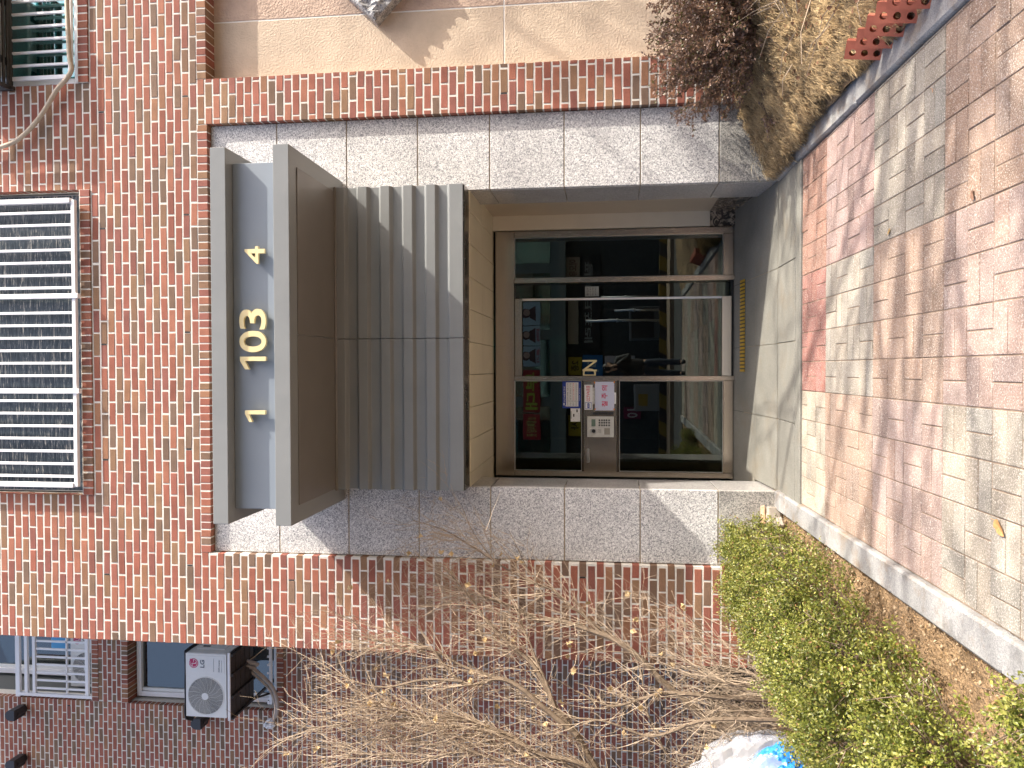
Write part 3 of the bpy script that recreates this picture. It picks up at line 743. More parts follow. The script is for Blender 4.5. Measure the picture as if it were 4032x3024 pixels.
g = MB(); g.bbox(kX(675), kX(632), 1.352, 1.359, kZ(975), kZ(683), .002); g.m = 1; g.box(kX(658), kX(650), 1.3513, 1.352, kZ(890), kZ(765)); g.build('card_slot', [M['black_plastic'], M['dark_bronze']], ic)

def sheet(name, X0, X1, Y0, Y1, y, m, label, cat='notice'):
    b = MB(); b.bbox(kX(Y1, y), kX(Y0, y), y-.0012, y, kZ(X1, y), kZ(X0, y), .0004); return tag(b.build(name, m), label, cat)
yc = 1.3595
s = sheet('camera_sticker', 558, 676, 240, 602, yc, M['white_print'], 'white sticker with red lettering and a blue camera icon on the intercom cabinet', 'sticker')
text('CCTV녹화중', kX(480, yc), kX(252, yc), kZ(640, yc), kZ(582, yc), yc-.0014, M['red_print'], s, depth=.0008, bold=.01)
b = MB(); y = yc-.0018; b.box(kX(590, y), kX(495, y), y, y+.0004, kZ(660, y), kZ(566, y)); b.m = 1; b.box(kX(584, y), kX(501, y), y-.0004, y-.0001, kZ(654, y), kZ(572, y)); b.m = 0
b.box(kX(576, y), kX(512, y), y-.0010, y-.0006, kZ(632, y), kZ(600, y)); b.box(kX(525, y), kX(507, y), y-.0010, y-.0006, kZ(618, y), kZ(604, y)); b.m = 1
for q in (552, 533): b.box(kX(q+4, y), kX(q-4, y), y-.0016, y-.0012, kZ(624, y), kZ(608, y))
b.build('camera_icon', [M['blue'], M['white_print']], s)
s = sheet('blank_label', 676, 706, 280, 520, yc, pmat('worn_label', (.52, .51, .49), .5, noise=.3, nscale=80), 'worn pale sticker half hidden behind the taped lilac paper', 'sticker')
pp_ = sheet('taped_paper', 711, 990, 196, 612, yc-.003, M['paper'], 'lilac paper sign with three red characters taped to the cabinet')
for i, (ch, Ya, Yb) in enumerate((('칠', 556, 478), ('주', 440, 360), ('의', 330, 250))):
    text(ch, kX(Ya, yc), kX(Yb, yc), kZ(893, yc), kZ(808, yc), yc-.0044, M['pink_print'], pp_, depth=.0008, bold=.02)
for k_, (Xz, Yz, a) in enumerate(((706, 206, -.5), (988, 202, .55), (714, 594, .45), (986, 594, -.5))):
    b = MB(); R = Matrix.Translation((kX(Yz, yc), yc-.006, kZ(Xz, yc))) @ Matrix.Rotation(a, 4, 'Y'); b.box(-.0085, .0085, -.0004, .0004, -.0055, .0055, R); b.build('tape', M['orange_tape'], pp_)
s = sheet('maker_label', 984, 1016, 352, 516, yc, M['white_print'], 'small white maker label right under the taped lilac paper', 'sticker')
text('한국상역산업', kX(480, yc), kX(390, yc), kZ(1002, yc), kZ(992, yc), yc-.0014, M['black_print'], s, depth=.0005)
yg = DY-.0135
s = sheet('camera_notice', 240, 506, 186, 580, yg, M['blue'], 'blue notice board with a white printed table on the upper left glass')
b = MB(); y = yg-.0014; b.box(kX(556, y), kX(204, y), y, y+.0002, kZ(470, y), kZ(290, y)); b.m = 1
for q in (335, 380, 424): b.box(kX(554, y), kX(206, y), y-.0004, y-.0001, kZ(q+1, y), kZ(q-1, y))
b.box(kX(479, y), kX(476, y), y-.0004, y-.0001, kZ(468, y), kZ(292, y)); b.build('printed_table', [M['white_print'], M['black_print']], s)
text('CCTV설치 안내', kX(492, y), kX(268, y), kZ(279, y), kZ(255, y), y-.0004, M['white_print'], s, depth=.0006, bold=.01)
b = MB(); b.bbox(kX(540, y), kX(505, y), y-.001, y, kZ(270, y), kZ(252, y), .0003); b.box(kX(552, y), kX(540, y), y-.001, y, kZ(285, y), kZ(276, y)); b.build('camera_icon', M['white_print'], s)
rows = (('설치목적', '범죄 및 화재예방, 시설물 안전관리', 'black_print'), ('설치장소', '각동 현관, 엘리베이터, 주차장', 'black_print'), ('촬영시간', '24시간 연속 촬영 및 녹화', 'red_print'), ('관리책임', '관리사무소장 ☎ 000-433-0617', 'black_print'))
for i, (a_, b_, mm_) in enumerate(rows):
    X0 = 304+i*43; text(a_, kX(546, y), kX(486, y), kZ(X0+18, y), kZ(X0+2, y), y-.0006, M['black_print'], s, depth=.0005)
    text(b_, kX(468, y), kX(215, y), kZ(X0+20, y), kZ(X0, y), y-.0006, M[mm_], s, depth=.0005)
text('자연아파트 관리사무소', kX(478, y), kX(285, y), kZ(496, y), kZ(480, y), y-.0004, M['white_print'], s, depth=.0005)
s = sheet('instruction_sticker', 357, 496, 584, 776, yg, M['white_print'], 'small white sticker with black diagrams below the blue notice board', 'sticker')
b = MB(); y = yg-.0014
for (X0, X1, Y0, Y1) in ((440, 460, 598, 640), (393, 412, 664, 706), (362, 368, 625, 735)): b.box(kX(Y1, y), kX(Y0, y), y-.0003, y, kZ(X1, y), kZ(X0, y))
for (X0, Y0) in ((392, 620), (420, 680), (448, 690), (400, 745), (455, 745), (420, 620), (470, 660)): b.disc((kX(Y0, y), y-.0003, kZ(X0, y)), .0018, 'y', 10, .0003)
b.build('diagram', M['black_print'], s)

# anti-slip strip on the ramp
sx0, sx1 = -.028, .825; sya, syb = .985, 1.150
def onramp(x, y, h): return (x, y, ramp(y)+h)
st = MB(); n = len(st.v)
st.v += [onramp(sx0, sya, .004), onramp(sx1, sya, .004), onramp(sx1, syb, .004), onramp(sx0, syb, .004)]; st.face((n, n+1, n+2, n+3))
strip = tag(st.build('anti_slip_strip', M['black_plastic']), 'black strip with rows of yellow studs on the ramp before the door', 'floor strip')
st = MB()
for i in range(25):
    for j in range(4):
        x = sx0+.012+i*(sx1-sx0-.024)/24; y = sya+.02+j*(syb-sya-.04)/3
        zz = ramp(y)+.0045; st.bbox(x-.011, x+.011, y-.014, y+.014, zz, zz+.003, .001)
st.build('studs', M['yellow'], strip)

# exit sign in the lobby
p = at(2197, 1358, 3.2)
ex = tag((lambda b: (b.bbox(p.x-.105, p.x+.105, 3.2, 3.23, p.z-.105, p.z+.105, .004), b.build('exit_sign', M['exit_green']))[1])(MB()), 'green lit exit sign hanging in the dark lobby behind the glass', 'exit sign')
b = MB(); b.box(p.x-.055, p.x+.055, 3.196, 3.199, p.z-.085, p.z+.02); b.m = 1
b.disc((p.x+.012, 3.192, p.z-.0), .012, 'y', 12, .003); b.tube([(p.x+.01, 3.1935, p.z-.012), (p.x, 3.1935, p.z-.045)], .009, .008, 5)
for q in ((.0, -.045, .03, -.075), (.0, -.045, -.032, -.07), (.008, -.016, .035, -.035), (.008, -.016, -.022, -.03)): b.tube([(p.x+q[0], 3.1935, p.z+q[1]), (p.x+q[2], 3.1935, p.z+q[3])], .006, .005, 5)
b.build('running_figure', [M['exit_white'], M['exit_green']], ex)

# ------------------------------------------------------------------ window guards
def guard(name, loc, label):
    return thing(name, loc, label, 'window guard', 'white window guards')
wg = guard('window_guard', (.24, -.05, 5.99), 'white steel window guard over the netted window above the canopy')
yb = -.075
bx = lambda Yi: at(150, Yi, yb).x
zb_ = at(288, 1450, yb).z
g = MB(); g.bbox(bx(1915), bx(790), yb, yb+.035, zb_-.03, zb_+.006, .003); g.build('bottom_rail', M['white_paint'], wg)
for Yi in (793, 1167, 1540, 1908): 
    g = MB(); g.bbox(bx(Yi)-.021, bx(Yi)+.021, yb-.012, yb+.034, zb_+(-.06 if Yi in (1167, 1540) else .008), 7.5, .003); g.build('post', M['white_paint'], wg)
for k in range(23):
    Yi = 793+(k+.9)*49.4
    if Yi > 1895 or min(abs(Yi-q) for q in (793, 1167, 1540, 1908)) < 18: continue
    x = bx(Yi); g = MB(); g.bbox(x-.011, x+.011, yb+.004, yb+.026, zb_+.006, 7.5, .002); g.build('bar', M['white_paint'], wg)
rg = guard('window_guard', (3.2, -.04, 5.99), 'white window guard over the teal glass window at the upper right')
yb = -.02
g = MB(); z0 = at(272, 100, yb).z; g.bbox(RX0+.10, 4.6, yb, yb+.03, z0-.018, z0+.018, .003); g.build('bottom_rail', M['white_paint'], rg)
for k in range(14):
    x = at(150, 305-k*51.0, yb).x
    if x > 4.6: break
    h = .018 if k == 0 else .010
    g = MB(); g.bbox(x-h, x+h, yb+.004, yb+.026, z0+.018, 7.5, .002); g.build('bar' if k else 'post', M['white_paint'], rg)

# conduit running along the sill of the right window and up the wall
cp = [(262, -320), (263, -40), (268, 120), (274, 230), (282, 272), (262, 310), (225, 352), (190, 410), (150, 470), (95, 530), (40, 566), (-60, 590), (-300, 600)]
P = [at(a, b, -.055) for a, b in cp]
def smooth_path(pts, n=5):
    out = []
    for i in range(len(pts)-1):
        p0 = pts[max(i-1, 0)]; p1 = pts[i]; p2 = pts[i+1]; p3 = pts[min(i+2, len(pts)-1)]
        for k in range(n):
            t = k/n; out.append(.5*((2*p1)+(p2-p0)*t+(2*p0-5*p1+4*p2-p3)*t*t+(3*p1-p0-3*p2+p3)*t**3))
    return out+[pts[-1]]
g = MB(); g.tube(smooth_path(P), .019, sides=10)
cond = tag(g.build('conduit', pmat('conduit_tape', (.50, .42, .32), .7, noise=.15, nscale=18), smooth=True), 'beige taped pipe running along the upper right sill and up the brick wall', 'pipe')

# ------------------------------------------------------------------ air conditioners
M['logo_red'] = pmat('logo_red', (.48, .015, .10), .4); M['logo_grey'] = pmat('logo_grey', (.08, .10, .13), .4)
def make_ac(loc, label):
    W, H, D = .83, .56, .34
    t = thing('air_conditioner', loc, label, 'air conditioner', 'outdoor air conditioner units')
    ox, oy, oz = loc
    b = MB(); b.bbox(ox-W/2, ox+W/2, oy+.012, oy+D, oz, oz+H, .012); b.build('casing', M['white_plastic'], t)
    fcx, fcz, R = ox-.135, oz+.285, .245
    pl_ = MB(); N = 40
    # front plate with a round opening: fan of quads from the circle to the rectangle
    x0, x1, z0, z1 = ox-W/2+.004, ox+W/2-.004, oy*0+oz+.004, oz+H-.004
    for k in range(N):
        a0, a1 = 2*math.pi*k/N, 2*math.pi*(k+1)/N
        def edge(a):
            c, s_ = math.cos(a), math.sin(a); ts = []
            if c > 1e-6: ts.append((x1-fcx)/c)
            if c < -1e-6: ts.append((x0-fcx)/c)
            if s_ > 1e-6: ts.append((z1-fcz)/s_)
            if s_ < -1e-6: ts.append((z0-fcz)/s_)
            tt = min(ts); return (fcx+c*tt, oy, fcz+s_*tt)
        p0 = (fcx+R*math.cos(a0), oy, fcz+R*math.sin(a0)); p1 = (fcx+R*math.cos(a1), oy, fcz+R*math.sin(a1))
        pl_.quad(p0, p1, edge(a1), edge(a0))
        pl_.quad((p0[0], oy+.010, p0[2]), (p1[0], oy+.010, p1[2]), p1, p0)
    for (cx_, cz_, q0, q1) in ((x1, z1, 0, 1), (x0, z1, 0, 1), (x0, z0, 0, 1), (x1, z0, 0, 1)):
        a = math.atan2(cz_-fcz, cx_-fcx); k = math.floor((a % (2*math.pi))/(2*math.pi/N)); a0, a1 = 2*math.pi*k/N, 2*math.pi*(k+1)/N
        def edge2(a):
            c, s_ = math.cos(a), math.sin(a); ts = []
            if c > 1e-6: ts.append((x1-fcx)/c)
            if c < -1e-6: ts.append((x0-fcx)/c)
            if s_ > 1e-6: ts.append((z1-fcz)/s_)
            if s_ < -1e-6: ts.append((z0-fcz)/s_)
            tt = min(ts); return (fcx+c*tt, oy, fcz+s_*tt)
        e0, e1 = edge2(a0), edge2(a1); n_ = len(pl_.v); pl_.v += [e0, e1, (cx_, oy, cz_)]; pl_.face((n_, n_+1, n_+2))
    pl_.box(x0, x1, oy+.004, oy+.011, z0, z0+.010); pl_.build('front_plate', M['white_plastic'], t)
    b = MB(); b.disc((fcx, oy+.0105, fcz), R-.002, 'y', 40, .001); b.build('fan_opening', M['grille_dark'], t)
    fb = MB()
    for k in range(3):
        for i in range(6):
            a = k*2.094+i*.19; q = [(fcx+r*math.cos(aa), oy+.0085, fcz+r*math.sin(aa)) for r, aa in ((.06, a), (.22, a+.25), (.22, a+.44), (.06, a+.19))]
            fb.quad(*q)
    fb.build('fan_blade', pmat('blade', (.10, .10, .10), .5), t)
    gr_ = MB()
    for i in range(21):
        r = .052+i*.0096; gr_.disc((fcx, oy-.004-.010*math.cos(min(1, r/R)*1.4), fcz), r+.0014, 'y', 44, .003, r-.0014)
    for k in range(18):
        a = 2*math.pi*k/18; gr_.tube([(fcx+r*math.cos(a+c_), oy-.006-.010*math.cos(min(1, r/R)*1.4), fcz+r*math.sin(a+c_)) for r, c_ in ((.04, 0), (.10, .05), (.16, .16), (.21, .30), (.246, .33))], .0022, sides=4)
    gr_.disc((fcx, oy-.004, fcz), R+.006, 'y', 48, .008, R-.006)
    gr_.build('fan_grille', M['white_plastic'], t)
    b = MB(); b.disc((fcx, oy-.020, fcz), .046, 'y', 28, .010); b.build('hub_cap', M['white_plastic'], t)
    # badge panel
    bx0, bx1 = ox+.165, ox+.385
    b = MB(); b.bbox(bx0, bx1, oy-.004, oy-.0005, oz+.030, oz+H-.045, .003); bo = b.build('badge_panel', M['white_plastic'], t)
    cx_, cz_ = ox+.285, oz+H-.115; y = oy-.006
    b = MB(); b.disc((cx_, y, cz_), .062, 'y', 36, .0015); b.build('logo_disc', M['logo_red'], bo)
    b = MB(); b.disc((cx_, y-.0012, cz_), .052, 'y', 36, .0008, .047); b.box(cx_-.006, cx_+.001, y-.0012, y-.0004, cz_-.028, cz_+.028); b.box(cx_-.006, cx_+.018, y-.0013, y-.0005, cz_-.034, cz_-.027)
    b.disc((cx_-.026, y-.0012, cz_+.020), .008, 'y', 14, .0008); b.m = 1; b.box(cx_+.02, cx_+.056, y-.0016, y-.0013, cz_+.004, cz_+.050); b.m = 0; b.box(cx_+.018, cx_+.050, y-.0020, y-.0017, cz_-.003, cz_+.003)
    b.build('logo_face', [M['white_print'], M['logo_red']], bo)
    text('LG', cx_-.055, cx_+.045, oz+H-.262, oz+H-.205, y, M['logo_grey'], bo, depth=.001, bold=.02)
    text('DUAL Inverter', bx0+.018, bx1-.045, oz+.088, oz+.110, y, M['logo_grey'], bo, depth=.001)
    b = MB(); b.box(bx0+.015, bx1-.03, y+.0005, y+.0015, oz+.170, oz+.173); b.box(bx0+.015, bx1-.05, y+.0005, y+.0015, oz+.062, oz+.065); b.build('printed_line', M['logo_grey'], bo)
    b = MB(); b.bbox(ox+W/2+.001, ox+W/2+.012, oy+.14, oy+D-.02, oz+.10, oz+H-.08, .006); b.m = 1; b.bbox(ox+W/2+.0125, ox+W/2+.018, oy+.20, oy+.235, oz+.33, oz+.43, .002)
    b.build('valve_cover', [M['white_plastic'], M['black_plastic']], t)
    for sx in (-.26, .26):
        b = MB(); b.bbox(ox+sx-.03, ox+sx+.03, oy+.03, oy+D-.03, oz-.022, oz-.0005, .003); b.build('foot', M['black_plastic'], t)
    return t
acx = (-4.484-3.655)/2; acz = 6.205
ac = make_ac((acx, 3.0, acz), 'white outdoor air conditioner on the black bracket in the shaded left wing')
# black bracket platform under it, fixed to the wing wall
br = thing('ac_bracket', (acx, RY-.05, acz-.06), 'black steel bracket with a white front edge holding the air conditioner', 'bracket')
b = MB(); z = acz-.024
b.bbox(acx-.44, acx+.44, 2.985, 3.005, z-.030, z+.004, .003); b.build('front_edge', M['white_paint'], br)
b = MB()
for y in (3.02, 3.15, 3.28, 3.41, 3.54): b.bbox(acx-.43, acx+.43, y, y+.115, z-.028, z-.002, .003)
for x in (-.42, -.14, .14, .40): b.bbox(acx+x-.015, acx+x+.015, 3.006, 3.66, z-.058, z-.030, .003)
b.build('platform', M['black_steel'], br)
for x in (-.42, .40):
    b = MB(); b.tube([(acx+x, 3.62, z-.04), (acx+x, RY+.05, z-.30)], .014, sides=6); b.bbox(acx+x-.02, acx+x+.02, 3.62, RY+.25, z-.062, z-.034, .003)
    b.build('strut', M['black_steel'], br)
b = MB(); b.box(acx-.445, acx+.43, 3.01, 3.36, acz+.562, acz+.566)
shp = [(-.46, 3.0), (-.36, 2.985), (-.2, 3.0), (0, 2.99), (.2, 3.0), (.44, 3.0), (.45, 3.36), (-.47, 3.36)]
b.extrude([(acx+x, y, acz+.567+.004*math.sin(x*30)) for x, y in shp], (0, 0, .008)); b.extrude([(acx-.46, 3.0, acz+.56), (acx-.50, 3.05, acz+.50), (acx-.46, 3.3, acz+.56)], (0, .02, .01))
tag(b.build('cover_sheet', M['black_plastic']), 'black plastic sheet laid over the top of the air conditioner', 'sheet')
# refrigerant hoses to the white-foamed hole
hole = at(1720/1.62, 2000+1370/1.62, RY-.02)
hp = [Vector((acx+.16, 3.45, acz-.05)), Vector((acx+.10, 3.50, acz-.18)), at(1065/1.62+0, 2000+1030/1.62, 3.62), at(1690/1.62, 2000+1090/1.62, 3.66), at(1740/1.62, 2000+1150/1.62, 3.70), at(1768/1.62, 2000+1240/1.62, 3.74), at(1762/1.62, 2000+1320/1.62, 3.78), hole]
hp[2] = at(1600/1.62, 2000+1005/1.62, 3.58)
b = MB(); b.tube(smooth_path(hp, 6), .026, sides=10); b.tube(smooth_path([h+Vector((-.05, 0, .03)) for h in hp[:-1]]+[hole], 6), .018, sides=8)
tag(b.build('coolant_hose', pmat('hose_tape', (.44, .38, .34), .65, noise=.12, nscale=20), smooth=True), 'taped grey beige hose curving from the air conditioner to the wall hole', 'hose')
b = MB(); n = 0
for k in range(9): 
    a = k*.7; r = random.uniform(.02, .05); c = hole+Vector((math.cos(a)*r-.01, -.012, math.sin(a)*r*1.4)); b.bbox(c.x-.028, c.x+.028, c.y-.02, RY+.01, c.z-.032, c.z+.032, .012)
tag(b.build('foam_sealing', M['white_print'], smooth=True), 'lumpy white foam filling round the hose hole in the wall', 'foam')
# black vent caps on the wing wall
def vent(px, py, label):
    c = at(px, py, RY-.10); t = MB()
    t.disc((c.x, RY-.17, c.z), .062, 'y', 20, .17); t.m = 0
    hood = []
    for k in range(9): a = math.pi*k/8; hood.append((c.x+.075*math.cos(a), RY-.24, c.z+.02+.075*math.sin(a)))
    hood += [(c.x-.075, RY-.24, c.z-.05), (c.x+.075, RY-.24, c.z-.05)]
    t.extrude(hood, (0, .21, 0))
    return tag(t.build('vent_cap', M['black_plastic']), label, 'vent cap', 'black vent caps on the wing wall')
vent(72, 2802, 'black vent cap on the wing wall nearest the upper left window')
vent(72, 2997, 'black vent cap on the wing wall at the photo corner, left of the other one')
vent(1290/1.62, 2000+1352/1.62, 'black vent cap half hidden beside the air conditioner casing')

# rear wing guards: tall one with the second air conditioner behind, low one under the bracket
ug = guard('window_guard', (UX+.6, RY+.02, UZ+.02), 'white balcony rail with thin bars before the upper air conditioner in the wing')
yb = RY+.03
q = lambda a, b, y=yb: at(a/3.95, 2480+b/3.95, y)
zr0 = q(1380, 1030).z; zr1 = q(285, 900).z; x0 = q(800, 990).x
for (Xa, hh, nm) in ((282, .035, 'top_rail'), (412, .026, 'rail'), (535, .024, 'rail'), (1355, .026, 'rail'), (1035, .012, 'thin_rail')):
    z = q(Xa, 800).z; g = MB(); g.bbox(x0 if Xa > 300 else x0-.09, -2.2, yb-(.0 if hh < .02 else .012), yb+.03, z-hh, z+hh, .003); g.build(nm, M['white_paint'], ug)
g = MB(); g.bbox(x0-.045, x0, yb-.02, yb+.04, UZ+.005, q(300, 990).z, .003); g.build('post', M['white_paint'], ug)
za, zb2 = q(1340, 800).z, q(560, 800).z
for k in range(14):
    x = q(800, 915-k*122).x
    if x > -2.25: break
    g = MB(); g.bbox(x-.014, x+.014, yb, yb+.024, za, zb2, .003); g.build('bar', M['white_paint'], ug)
uc = dup(ac, (q(1400, 150, RY+.35).x-.285-.02, RY+.36, UZ+.045), 0, 'white air conditioner behind the white balcony rail of the upper left window')
g = MB(); p0, p1 = q(798, 285, RY+.55), q(1020, 60, RY+.55); g.bbox(p0.x, p0.x+.75, RY+.55, RY+.60, p1.z, p0.z, .004)
tag(g.build('blue_box', pmat('blue_box', (.08, .36, .70), .4)), 'bright blue box seen behind the balcony rail of the upper left window', 'box')
lg = guard('window_guard', (LX+.5, RY+.02, LZ0+.03), 'white bars across the lower part of the window below the bracket')
yb = RY+.02; q2 = lambda a, b, y=yb: at(a/1.62, 2000+b/1.62, y)
z0 = q2(1725, 1100).z; xl = q2(1650, 1250).x
g = MB(); g.bbox(xl, -2.2, yb, yb+.03, z0-.02, z0+.02, .003); g.build('bottom_rail', M['white_paint'], lg)
zt_ = acz-.12
g = MB(); g.bbox(xl, xl+.05, yb-.002, yb+.032, z0+.02, zt_, .003); g.build('post', M['white_paint'], lg)
for k in range(16):
    x = q2(1640, 1212-k*53).x
    if x > -2.25: break
    g = MB(); g.bbox(x-.014, x+.014, yb+.003, yb+.027, z0+.02, zt_, .002); g.build('bar', M['white_paint'], lg)

# rack and third unit above the right window (its foot is in the picture, its shadow falls on the bricks)
rx0, rx1 = 2.50, 3.52; rzb = at(40, 200, -.02).z
rk = thing('ac_rack', (3.0, 0, rzb), 'black rusty steel rack jutting from the wall at the upper right corner', 'rack')
for nm, bars in (('frame', [((rx0, -.30, rzb), (rx1, -.30, rzb)), ((rx0, -.02, rzb), (rx1, -.02, rzb)), ((rx0, -.30, rzb), (rx0, -.02, rzb)), ((rx1, -.30, rzb), (rx1, -.02, rzb)),
                            ((rx0, -.30, rzb), (rx0, -.30, rzb+.75)), ((rx1, -.30, rzb), (rx1, -.30, rzb+.75)), ((rx0, -.02, rzb-.02), (rx0, -.02, rzb+.75)), ((rx1, -.02, rzb-.02), (rx1, -.02, rzb+.75)),
                            ((rx0, -.30, rzb+.12), (rx1, -.30, rzb+.12)), ((rx0, -.30, rzb+.75), (rx1, -.30, rzb+.75))]),
                 ('tray_slat', [((rx0, -.30+.05*i, rzb), (rx1, -.30+.05*i, rzb)) for i in range(1, 6)])):
    b = MB()
    for a, c in bars:
        a, c = Vector(a), Vector(c); h = .017 if nm == 'frame' else .012
        b.bbox(min(a.x, c.x)-h, max(a.x, c.x)+h, min(a.y, c.y)-h, max(a.y, c.y)+h, min(a.z, c.z)-h*.8, max(a.z, c.z)+h*.8, .003)
    b.build(nm, M['black_steel'], rk)
dup(ac, (3.0, -.285, rzb+.05), 0, 'white air conditioner standing on the black rack above the right window')

# ------------------------------------------------------------------ rough stone plaque on the tan panel
pc = Vector((3.36, 0, 3.30)); A = math.radians(45+2)
def P2(u, v): return (pc.x+u*math.cos(A)-v*math.sin(A), pc.z+u*math.sin(A)+v*math.cos(A))
b = MB(); N = 28; S2 = .305
for j in range(N+1):
    for i in range(N+1):
        u = (i/N*2-1)*S2; v = (j/N*2-1)*S2; x, z = P2(u, v)
        e = min(i, j, N-i, N-j); h = .0 if e == 0 else .016+random.gauss(0, .004)+.010*math.sin(u*40+v*22)+.008*math.sin(v*61-u*15)
        b.v.append((x, .03-h, z))
for j in range(N):
    for i in range(N): a = j*(N+1)+i; b.face((a, a+1, a+N+2, a+N+1))
c4 = [P2(-S2, -S2), P2(S2, -S2), P2(S2, S2), P2(-S2, S2)]
for i in range(4): (xa, za), (xb, zb3) = c4[i], c4[(i+1) % 4]; b.quad((xa, .152, za), (xb, .152, zb3), (xb, .03, zb3), (xa, .03, za))
tag(b.build('stone_plaque', granite_mat('plaque_stone', (.42, .42, .42), (.17, .17, .18), 40, .8, .8)), 'rough grey stone block set as a diamond on the tan wall panel', 'stone plaque')

# ------------------------------------------------------------------ box hedge on the left bed
def rvec(n): v = rng.normal(size=(n, 3)); return v/np.linalg.norm(v, axis=1, keepdims=True)
def boxwood(cx, cy, ax, ay, h, n, label, seed, bare=0.0, dry=.06):
    r = np.random.default_rng(seed); random.seed(seed)
    t = thing('box_shrub', (cx, cy, gz(cy)-.03), label, 'shrub', 'box shrubs of the left hedge')
    z0 = gz(cy)
    # clumps of shoots on an uneven shell, denser to the outside
    nc = n//26; cl_ = rvec_(r, nc); 
    cl_[:, 2] = np.abs(cl_[:, 2])*1.1-.35
    se = np.abs(cl_)**.62*np.sign(cl_)                       # squarer than a ball
    lump_ = 1+.10*np.sin(5*cl_[:, 0]*3+seed)+.09*np.sin(7*cl_[:, 1]*2+2*seed)+.07*np.sin(13*cl_[:, 2]+9*cl_[:, 1])
    rad = (r.uniform(.45, 1.0, nc)**.42)*lump_
    C = np.stack([cx+se[:, 0]*ax*rad, cy+se[:, 1]*ay*rad, z0+h*.46+se[:, 2]*h*.54*rad], 1)
    keep = r.uniform(size=nc) > bare*np.clip((.55-(C[:, 2]-z0)/h)*2.4, 0, 1)*np.where(C[:, 0] > cx, 1, .6)
    C = C[keep]; cl_ = cl_[keep]; nc = len(C)
    k = 26
    pos = np.repeat(C, k, 0); up_ = np.repeat(cl_, k, 0)+np.array([.25, -.15, .75])
    up_ += r.normal(size=up_.shape)*.25
    axis = up_/np.linalg.norm(up_, axis=1, keepdims=True)
    s = np.tile(np.linspace(-.05, .055, k), nc)[:, None]
    pos = pos+axis*s+r.normal(size=pos.shape)*.012
    d = axis*.6+r.normal(size=pos.shape)*.75; nr = r.normal(size=pos.shape)*.6+np.array([.4, -.3, .8])
    N = len(pos); tone = np.repeat(r.uniform(0, 1, nc), k)*.6+r.uniform(0, 1, N)*.4
    tip = np.tile(np.linspace(0, 1, k), nc)
    ca, cb, cc = np.array([.055, .085, .015]), np.array([.27, .30, .046]), np.array([.46, .43, .11])
    col = ca+(cb-ca)*tone[:, None]; m_ = (tip > .66)[:, None]*r.uniform(0, .75, N)[:, None]; col = col*(1-m_)+cc*m_
    dd = r.uniform(size=N) < dry; col[dd] = np.array([.30, .17, .07])*r.uniform(.6, 1.3, (dd.sum(), 1))
    L = r.uniform(.012, .022, N)
    leaf_mesh('foliage', pos, d, nr, L, L*.58, col, M['leaf'], t)
    sb = MB()
    for i in range(int(34+90*bare)):
        a = random.uniform(0, 6.28); rr = random.uniform(0, .16); b0 = Vector((cx+math.cos(a)*rr*ax/.4*.8, cy+math.sin(a)*rr*ay/.4*1.2, z0-.03))
        out = Vector((math.cos(a)*ax*random.uniform(.5, 1.0), math.sin(a)*ay*random.uniform(.5, 1.0), h*random.uniform(.45, .85)))
        pts = [b0, b0+out*.4+Vector((random.gauss(0, .02), random.gauss(0, .02), .02)), b0+out*.75+Vector((random.gauss(0, .03), random.gauss(0, .03), .02)), b0+out]
        r0 = random.uniform(.004, .008); sb.tube(smooth_path(pts, 3), r0, .0018, 5, caps=False)
        for _ in range(4):
            q = pts[1].lerp(pts[3], random.random()); e = q+Vector((random.gauss(0, .08), random.gauss(0, .08), random.uniform(.02, .14))); sb.tube([q, q.lerp(e, .5)+Vector((0, 0, .01)), e], .0025, .001, 4, caps=False)
    sb.build('stem', M['bark'], t)
    return t
def rvec_(r, n): v = r.normal(size=(n, 3)); return v/np.linalg.norm(v, axis=1, keepdims=True)
boxwood(-1.54, -.42, .40, .42, .55, 21000, 'dense green box shrub nearest the granite, at the far end of the hedge', 11, .12)
boxwood(-1.56, -1.05, .42, .44, .52, 22000, 'green box shrub second from the granite, with a gap showing its stems', 12, .3)
boxwood(-1.56, -1.78, .46, .46, .54, 26000, 'box shrub in the middle of the hedge with bare grey twigs on its side', 13, .72)
boxwood(-1.66, -2.42, .46, .48, .54, 27000, 'yellowish green box shrub near the photo edge, with bare stems at its foot', 14, .28, .05)
boxwood(-1.68, -3.10, .42, .40, .44, 22000, 'bright yellow green box shrub at the near end of the hedge', 15, .6, .03)
boxwood(-1.16, -3.80, .15, .22, .24, 3600, 'small box shrub clump beside the kerb in the photo corner', 16, .2, .03)
# broad-leaved seedling growing through the hedge
sdl = at(3172, 2790, -1.42)
t = thing('seedling', sdl, 'seedling with four large glossy leaves growing out of the hedge', 'plant')
dv = [(-.5, -.3, .8), (-.1, -.45, .75), (.3, -.5, .35), (.15, -.6, .75), (.55, -.4, .1)]
leaf_mesh('leaf', [tuple(sdl)]*5, np.array(dv), np.array([(.3, -1, .4), (.7, -.8, .4), (.2, -1, .6), (.5, -.9, .3), (.2, -.8, .7)]), np.array([.072, .070, .06, .055, .05]), np.array([.042]*5), np.array([(.10, .24, .02), (.12, .27, .025), (.09, .22, .02), (.08, .2, .02), (.1, .24, .02)]), M['leaf'], t, .12)
b = MB(); b.tube([sdl+Vector((-.02, .06, -.25)), sdl], .004, .003, 5); b.build('stem', M['bark'], t)

